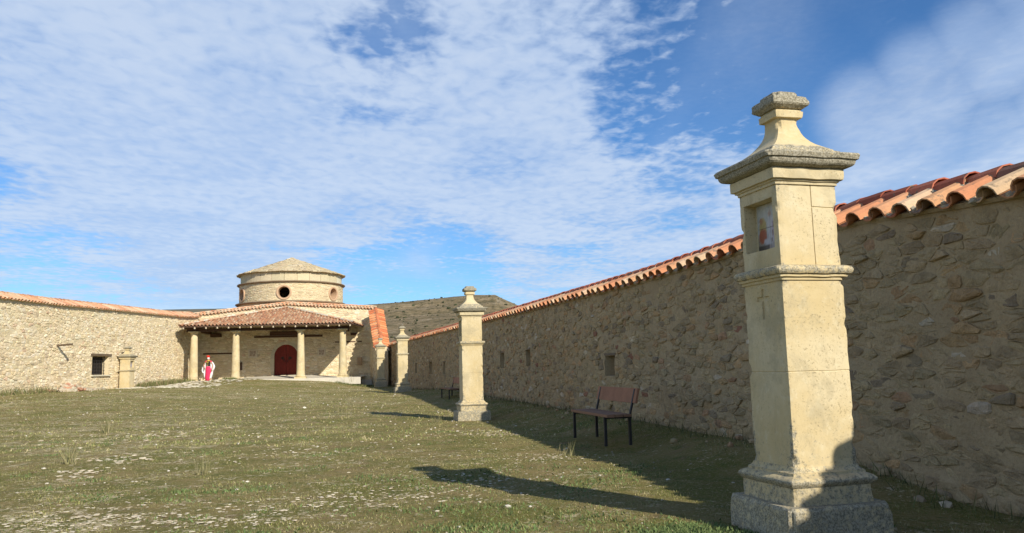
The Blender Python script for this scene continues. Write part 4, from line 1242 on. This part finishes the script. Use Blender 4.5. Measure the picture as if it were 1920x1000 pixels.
# ------------------------------------------------------------------ costumed person
def skin_figure(name, verts, edges, radii, mat, parent, sub=2, root=0, tone=(.5, .3, .2)):
    me = bpy.data.meshes.new(name); me.from_pydata(verts, edges, []); o = bpy.data.objects.new(name, me); COL.objects.link(o)
    md = o.modifiers.new('skin', 'SKIN'); 
    for i, r_ in enumerate(radii): me.skin_vertices[0].data[i].radius = (r_, r_) if isinstance(r_, float) else r_; me.skin_vertices[0].data[i].use_root = (i == root)
    s = o.modifiers.new('sub', 'SUBSURF'); s.levels = s.render_levels = sub
    dg = bpy.context.evaluated_depsgraph_get(); m2 = bpy.data.meshes.new_from_object(o.evaluated_get(dg)); 
    bpy.data.objects.remove(o); m2.name = name
    a = m2.attributes.new('tone', 'FLOAT_COLOR', 'POINT'); arr = np.ones((len(m2.vertices), 4), np.float32); arr[:, :3] = tone; a.data.foreach_set('color', arr.ravel())
    m2.polygons.foreach_set('use_smooth', [True] * len(m2.polygons)); m2.materials.clear(); m2.materials.append(mat)
    return link(name, m2, parent)
pc = CM @ Vector((-3.92, -1.15, 0))
PZ = .62
person = empty('person', (pc.x, pc.y, PZ), R(-12), label="person in red hat, white cape, black vest and pink trousers under the porch edge", cat='person')
# local frame: faces -y (towards the viewer), x to the viewer's right
sk = [(0, 0, .95), (0, .01, 1.15), (0, .015, 1.32), (0, 0, 1.46), (0, -.01, 1.56), (0, -.02, 1.66),
      (-.18, .01, 1.38), (-.33, -.02, 1.16), (-.22, -.12, .98), (-.17, -.16, .95), (.18, .01, 1.38), (.32, .0, 1.16), (.30, -.08, .93), (.29, -.10, .84),
      (-.09, 0, .88), (-.10, -.02, .50), (-.12, .01, .09), (-.13, -.12, .035), (.09, 0, .88), (.12, .0, .50), (.10, .02, .09), (.12, -.12, .035)]
ed = [(0, 1), (1, 2), (2, 3), (3, 4), (4, 5), (2, 6), (6, 7), (7, 8), (8, 9), (2, 10), (10, 11), (11, 12), (12, 13), (0, 14), (14, 15), (15, 16), (16, 17), (0, 18), (18, 19), (19, 20), (20, 21)]
rd = [(.15, .11), (.13, .10), (.155, .11), (.055, .055), (.075, .09), (.08, .095), .06, .043, .032, .03, .06, .043, .032, .03, .09, .065, .042, .04, .09, .065, .042, .04]
skin_figure('body', sk, ed, rd, M['skin'], person, 2, 0, (.42, .24, .16))
for hx, hy, hz, dx in ((-.165, -.17, .945, 1), (.29, -.105, .82, 1)):
    mb = MB()
    for k in range(4): 
        a = Vector((hx - .022 + .015 * k, hy, hz)); b = a + Vector((.004, -.012, -.045)); cc = b + Vector((0, .012, -.03 - .004 * (k in (1, 2))))
        mb.tube(a, b, .0085, .008, 6, (.42, .24, .16)); mb.tube(b, cc, .008, .006, 6, (.42, .24, .16))
    a = Vector((hx - .03, hy - .005, hz + .01)); mb.tube(a, a + Vector((-.028, -.02, -.03)), .01, .007, 6, (.42, .24, .16))
    mb.box((hx, hy, hz + .015), (.07, .03, .07), None, (.42, .24, .16)); mb.build('hand', M['skin'], person, True)
person.scale = (1.10, 1.05, 1.05)
# full trousers / wrapped skirt, two legs merging
def loft(rings, tone, n=20, close=True):
    mb = MB(); vs = []
    for (cx, cy, z, rx, ry, ph) in rings:
        for i in range(n):
            a = 2 * math.pi * i / n; k = 1 + ph * math.sin(a * 5 + z * 7); vs.append((cx + rx * k * math.cos(a), cy + ry * k * math.sin(a), z))
    fs = [(k * n + i, k * n + (i + 1) % n, (k + 1) * n + (i + 1) % n, (k + 1) * n + i) for k in range(len(rings) - 1) for i in range(n)]
    fs += [tuple(range(n - 1, -1, -1)), tuple(range((len(rings) - 1) * n, len(rings) * n))]
    mb.add(vs, fs, tone); return mb
PINK = (.78, .045, .13)
loft([(-.03, 0, .10, .14, .12, .05), (-.05, 0, .3, .165, .13, .07), (-.02, 0, .55, .18, .14, .06), (.02, 0, .75, .205, .15, .04), (.01, 0, .92, .20, .145, .03), (0, 0, 1.02, .155, .12, 0), (0, 0, 1.06, .15, .118, 0)], PINK).build('skirt_trousers', M['cloth'], person, True)
loft([(0, 0, 1.03, .168, .128, .01), (0, 0, 1.09, .166, .126, .01)], (.80, .12, .20)).build('sash', M['cloth'], person, True)
loft([(0, 0, 1.07, .155, .122, 0), (0, .0, 1.20, .16, .125, 0), (0, .01, 1.34, .19, .13, 0), (0, .01, 1.42, .15, .10, 0), (0, .0, 1.46, .085, .075, 0)], (.018, .02, .022)).build('vest', M['cloth'], person, True)
mb = MB()
for sx in (-1, 1):
    for k in range(4): mb.box((sx * .035, -.128, 1.17 + k * .055), (.014, .012, .036), None, (.70, .48, .10))
mb.box((0, -.125, 1.37), (.16, .02, .03), None, (.72, .52, .10)); mb.box((0, -.133, 1.12), (.09, .012, .02), None, (.75, .70, .60)); mb.build('gold_trim', M['cloth'], person)
loft([(0, 0, 1.435, .11, .10, .04), (0, -.01, 1.46, .10, .09, .05), (0, -.01, 1.49, .07, .07, 0)], (.68, .42, .05)).build('neckerchief', M['cloth'], person, True)
for sx in (-1, 1): mb = MB(); mb.tube((sx * .12, 0, 1.43), (sx * .23, 0, 1.37), .055, .05, 10, (.72, .05, .10)); mb.build('shoulder_ribbon', M['cloth'], person, True)
# white cape / sleeves as two thick hanging cloths
def cape(sx, out):
    n = len(out); mb = MB(); vs = []
    for (x, z) in out: vs.append((sx * x, .07 + .02 * math.sin(z * 20), z))
    for (x, z) in out: vs.append((sx * x * .98, -.035 + .02 * math.sin(x * 30 + z * 9), z))
    fs = [tuple(range(n)), tuple(range(2 * n - 1, n - 1, -1))] + [(k, (k + 1) % n, n + (k + 1) % n, n + k) for k in range(n)]
    mb.add(vs, fs, (.84, .84, .86)); return mb.build('cape', M['cloth'], person)
cape(-1, [(.14, 1.40), (.24, 1.36), (.33, 1.18), (.44, .98), (.47, .80), (.40, .68), (.32, .66), (.30, .45), (.22, .26), (.13, .24), (.11, .50), (.13, .90), (.16, 1.10)])
cape(1, [(.12, 1.42), (.24, 1.38), (.36, 1.24), (.42, 1.05), (.38, .88), (.29, .76), (.27, .52), (.20, .32), (.12, .28), (.11, .55), (.15, .90), (.16, 1.10)])
# pale painted face, hair cover, red hat
mb = MB()
prof = [(.0, 1.535), (.045, 1.54), (.07, 1.57), (.082, 1.62), (.08, 1.67), (.06, 1.705)]
mb.lathe(prof, (0, -.03, 0), 16, (.80, .78, .76)); mb.build('white_mask', M['cloth'], person, True)
mb = MB(); mb.box((-.03, -.112, 1.64), (.018, .01, .010), None, (.05, .03, .03)); mb.box((.03, -.112, 1.64), (.018, .01, .010), None, (.05, .03, .03)); mb.box((0, -.11, 1.578), (.035, .01, .008), None, (.5, .06, .05)); mb.box((0, -.118, 1.61), (.015, .02, .03), None, (.78, .74, .72)); mb.build('face_marks', M['cloth'], person)
mb = MB(); mb.lathe([(.13, 1.69), (.14, 1.70), (.09, 1.71), (.085, 1.74), (.075, 1.79), (.04, 1.81), (.0, 1.815)], (-.01, -.015, 0), 18, (.62, .03, .02)); mb.box((-.05, -.04, 1.76), (.14, .10, .05), Matrix.Rotation(.4, 3, 'Y'), (.66, .05, .03), .01); mb.build('hat', M['cloth'], person, True)
for sx in (-1, 1): mb = MB(); mb.box((sx * .115, -.06, .045), (.095, .25, .07), None, (.03, .02, .02), .006); mb.build('shoe', M['cloth'], person)


# ------------------------------------------------------------------ ground detail
mb = MB(); rnd = random.Random(77)
# heap of stones against the left wall
heap = MB(); 
for k in range(110):
    yy = rnd.gauss(43.2, 1.0); xx = -24.1 + abs(rnd.gauss(0, .55)); hgt = .42 * math.exp(-((yy - 43.2) / 1.2) ** 2) * math.exp(-((xx + 24.1) / .9) ** 2)
    blobby(heap, (xx, yy, gz(xx, yy) + hgt * rnd.random() + .02), rnd.uniform(.08, .24), rnd, pick([(3, (.50, .43, .31), .2), (1, (.46, .25, .16), .2)], rnd), .6)
o = heap.build('rubble_heap', M['pebble']); props(o, "low heap of fallen stones at the foot of the left wall under the timber stub", 'rubble', kind='stuff')
# scattered pale stones
mb = MB()
for k in range(900):
    yy = 4 + 50 * rnd.random() ** 1.7; xx = rnd.uniform(-.75 * yy - 1, min(5.0 - .25 * yy, 4.5))
    if xx < -23.8: continue
    if nz(xx * .35, yy * .35, 8) < -.10 and rnd.random() < .8: continue
    r_ = rnd.choice((.007, .010, .014, .018)) * (1 + yy / 28)
    if rnd.random() < .015: r_ *= 2
    blobby(mb, (xx, yy, gz(xx, yy) + r_ * .2), r_, rnd, pick([(3, (.60, .55, .45), .15), (1, (.42, .36, .27), .2)], rnd), .55)
# thin pale flakes where the turf is worn through
for (cx, cy, sx, sy, n_, r0, r1) in [(-4.2, 7.7, 1.0, .8, 420, .010, .030), (-6.4, 13.3, .5, .7, 46, .02, .065), (-6.2, 11.6, .35, .4, 36, .02, .055), (-2.6, 7.6, .7, .5, 200, .01, .03), (-1.6, 8.6, 1.0, .7, 220, .01, .03),
                                  (-.6, 9.8, .8, 1.0, 160, .01, .03), (-8.5, 18, 2, 2.5, 160, .02, .06), (.3, 12.2, .8, .8, 120, .01, .03), (-3.5, 14, 2, 2.5, 200, .012, .035), (-.6, 16.5, .7, 1.2, 80, .015, .04)]:
    for k in range(n_):
        xx, yy = rnd.gauss(cx, sx * .6), rnd.gauss(cy, sy * .6)
        if yy < 4: continue
        blobby(mb, (xx, yy, gz(xx, yy) + .004), rnd.uniform(r0, r1), rnd, pick([(3, (.66, .57, .41), .12), (1, (.50, .41, .27), .15)], rnd), .16)
# flaky pale ledge in front of the left wall pillar
for k in range(260):
    yy = rnd.uniform(47.5, 58); xx = -23.5 + 4.0 * rnd.random() ** 1.5 + (yy - 48) * .12
    blobby(mb, (xx, yy, gz(xx, yy) + .01), rnd.uniform(.08, .28), rnd, pick([(1, (.60, .54, .41), .15)], rnd), .16)
# debris at the foot of the right wall
for k in range(60):
    q = 8 + 42 * rnd.random() ** 1.2; p_, n_, _ = rpath.at(q); d_ = abs(rnd.gauss(0, .28)); xx, yy = p_.x + n_.x * d_, p_.y + n_.y * d_
    blobby(mb, (xx, yy, gz(xx, yy) + .02), rnd.uniform(.02, .07), rnd, pick(PAL_DARK, rnd), .7)
o = mb.build('loose_stones', M['pebble']); props(o, "small pale stones scattered over the courtyard grass", 'stones', kind='stuff')

# grass: short blades, three vertices each, dense near the camera
def blades(N, xr, yfun, hmin, hmax, wmul, tones, name, label, patch=None, cat='grass', lean=.6):
    y = yfun(N); lo = -.72 * y - .8; hi = np.minimum(.74 * y + .8, 4.9 - .24 * np.maximum(y - 7, 0)) if xr is None else None
    x = lo + (hi - lo) * RNG.random(N)
    keep = (x > -23.9)
    x, y = x[keep], y[keep]
    if patch is not None:
        k = patch(x, y); x, y = x[k], y[k]
    return blade_mesh(x, y, hmin, hmax, wmul, tones, name, label, cat, lean)
def blade_mesh(x, y, hmin, hmax, wmul, tones, name, label, cat='grass', lean=.6, zoff=0.0):
    N = len(x); z = np.array([gz(a, b) for a, b in zip(x, y)]) + zoff
    h = hmin + (hmax - hmin) * RNG.random(N) ** 2; wd = h * wmul * (.6 + .8 * RNG.random(N)); a = RNG.random(N) * 6.283
    lx, ly = RNG.normal(0, lean, N) * h, RNG.normal(0, lean, N) * h
    dx, dy = np.cos(a) * wd, np.sin(a) * wd
    V = np.empty((N, 3, 3)); V[:, 0] = np.stack([x - dx, y - dy, z - .01], 1); V[:, 1] = np.stack([x + dx, y + dy, z - .01], 1); V[:, 2] = np.stack([x + lx, y + ly, z + h], 1)
    T = np.array(tones); ti = RNG.integers(0, len(T), N); tn = T[ti] * (.75 + .5 * RNG.random((N, 1))); tn = np.repeat(tn, 3, 0)
    o = fill_arrays(name, V.reshape(-1, 3), np.arange(N * 3).reshape(-1, 3), tn, M['grassblade']); props(o, label, cat, kind='stuff'); return o
GT = [(.27, .27, .09), (.22, .25, .07), (.38, .33, .17), (.46, .39, .22), (.30, .26, .12), (.18, .22, .07), (.34, .31, .13)]
def pfun(x, y):
    v = np.array([nz(a * 1.1, b * 1.1, 5) + .5 * nz(a * 3.1, b * 3.1, 6) for a, b in zip(x, y)])
    return RNG.random(len(x)) < np.clip(.62 + v * 1.3, .08, 1)
blades(260000, None, lambda N: 4.2 + 16 * RNG.random(N) ** 1.35, .006, .022, .26, GT, 'short_grass', "short dry olive grass covering the courtyard", pfun)
blades(60000, None, lambda N: 15 + 43 * RNG.random(N) ** 1.2, .015, .05, .34, GT, 'far_grass', "thin grass of the courtyard's far half", pfun)
# green weed patches
gx_, gy_ = [], []
for (cx, cy, r_, n_) in [(1.25, 6.35, .42, 4200), (1.55, 5.9, .35, 2600), (-2.9, 5.9, .7, 2200), (.1, 6.1, .5, 900), (-.4, 6.9, .5, 700), (-4.2, 6.1, .6, 1400), (3.2, 5.7, .5, 500), (.75, 9.1, .5, 500)]:
    gx_ += list(RNG.normal(cx, r_ * .55, n_)); gy_ += list(RNG.normal(cy, r_ * .5, n_))
for k in range(90):
    cy = 5.5 + 12 * RNG.random() ** 1.3; cx = RNG.uniform(-.70 * cy, .16 * cy); r_ = RNG.uniform(.08, .32); n_ = int(60 + 500 * r_)
    gx_ += list(RNG.normal(cx, r_, n_)); gy_ += list(RNG.normal(cy, r_ * .8, n_))
blade_mesh(np.array(gx_), np.array(gy_), .008, .034, .42, [(.13, .19, .065), (.17, .21, .08), (.10, .145, .05)], 'green_weeds', "patches of fresh green weeds low in the foreground grass", 'weeds', .8)
# tall dry stalk tufts
def tuft(cx, cy, n_, h0, h1, r_, tones, w_=.02, lean=.22):
    x = RNG.normal(cx, r_, n_); y = RNG.normal(cy, r_, n_); return x, y
tufts = [(-6.9, 12.6, .42, "pale dry stalk tuft leftmost in the foreground meadow"), (-4.3, 11.2, .3, "small dry stalk tuft in the left foreground, a little right of the leftmost tuft"), (-5.7, 26.0, .5, "spindly dry tuft in mid meadow left of the second pillar's shadow tip"),
         (-9.8, 19.5, .5, "dry tuft on the left of the meadow in front of the left wall pillar"), (.75, 12.4, .25, "low dry tuft at the shade edge in front of the first bench"), (-1.95, 20.3, .35, "short dry tuft at the left foot of the second pillar")]
for i, (cx, cy, h_, lab) in enumerate(tufts):
    n_ = 60; x = RNG.normal(cx, .07, n_); y = RNG.normal(cy, .07, n_)
    o = blade_mesh(x, y, h_ * .3, h_, .022, [(.30, .26, .14), (.22, .21, .09), (.26, .24, .12)], 'dry_tuft', lab, 'dry plant', .30)
    del o['kind']; o['group'] = 'dry tufts in the grass'
# weeds along wall feet and porch edge
x = []; y = []
for k in range(5200):
    q = 2 + 62 * rnd.random() ** 1.5; p_, n_, _ = rpath.at(min(q, rpath.L)); d_ = abs(rnd.gauss(0, .22)); x.append(p_.x + n_.x * d_); y.append(p_.y + n_.y * d_)
blade_mesh(np.array(x), np.array(y), .03, .20, .04, [(.12, .13, .05), (.20, .17, .08), (.08, .10, .04)], 'wall_foot_weeds', "straggly weeds along the foot of the shaded right wall", 'weeds', .35)
x = []; y = []
for k in range(5200):
    yy = rnd.choice((rnd.uniform(34, 41.5), rnd.uniform(50.8, 58.5), rnd.uniform(51, 57))); x.append(-24.0 + abs(rnd.gauss(0, .28 + .02 * (yy > 50) * (yy - 50) * 2))); y.append(yy)
blade_mesh(np.array(x), np.array(y), .08, .42, .06, [(.16, .16, .06), (.28, .22, .12), (.12, .14, .05)], 'left_wall_weeds', "brown and green weeds growing along the foot of the left wall", 'weeds', .35)
x = []; y = []
for (lx, n_, s_) in [(-6.0, 500, .4), (-5.2, 500, .22), (-2.5, 700, .25), (5.3, 500, .25), (6.1, 700, .45), (7.2, 900, .6), (8.4, 900, .7)]:
    for k in range(n_): q = CM @ Vector((rnd.gauss(lx, s_), -1.1 + rnd.gauss(0, .14), 0)); x.append(q.x); y.append(q.y)
blade_mesh(np.array(x), np.array(y), .05, .20, .07, [(.14, .16, .05), (.10, .14, .04), (.24, .22, .10)], 'porch_weeds', "green weeds and tall grass along the front edge of the porch floor", 'weeds', .35)
x = []; y = []
for k in range(70): q = CM @ Vector((rnd.gauss(5.55, .22), -.75 + rnd.gauss(0, .1), 0)); x.append(q.x); y.append(q.y)
o = blade_mesh(np.array(x), np.array(y), .4, 1.15, .016, [(.50, .45, .28), (.42, .38, .22)], 'dry_bush', "tall pale dry stalks beside the rightmost porch column", 'dry plant', .28); del o['kind']
# each wall's empty sits at its own base; the geometry was written in world coordinates
for o, L in ((right, Vector((3.9, 8.4, -.05))), (left, Vector((-24.2, 47, .4))), (wing, Vector((-10.6, 60.8, .2)))):
    o.location = L
    for ch in o.children: ch.matrix_parent_inverse = Matrix.Translation(-L)
# dark scrub on the hillside
mb = MB(); rnd = random.Random(4); bmv = [v.co for v in mesa.data.vertices]
nd = 150
for k in range(1000):
    i = rnd.randrange(60, 420); j = int(rnd.uniform(.15, .63) * nd); c = bmv[i * nd + j]
    r_ = .28 + .75 * rnd.random() ** 3 * (1.0 if c.y < 500 else 1.35)
    for _ in range(2): blobby(mb, (c.x + rnd.uniform(-1, 1) * r_, c.y + rnd.uniform(-1, 1) * r_, c.z + r_ * .35), r_ * rnd.uniform(.5, .9), rnd, pick([(1, (.045, .055, .026), .3), (.6, (.07, .07, .035), .3)], rnd), .85)
o = mb.build('hill_scrub', M['leaf']); props(o, "dark juniper scrub dotted over the rocky hillside", 'scrub', kind='stuff')
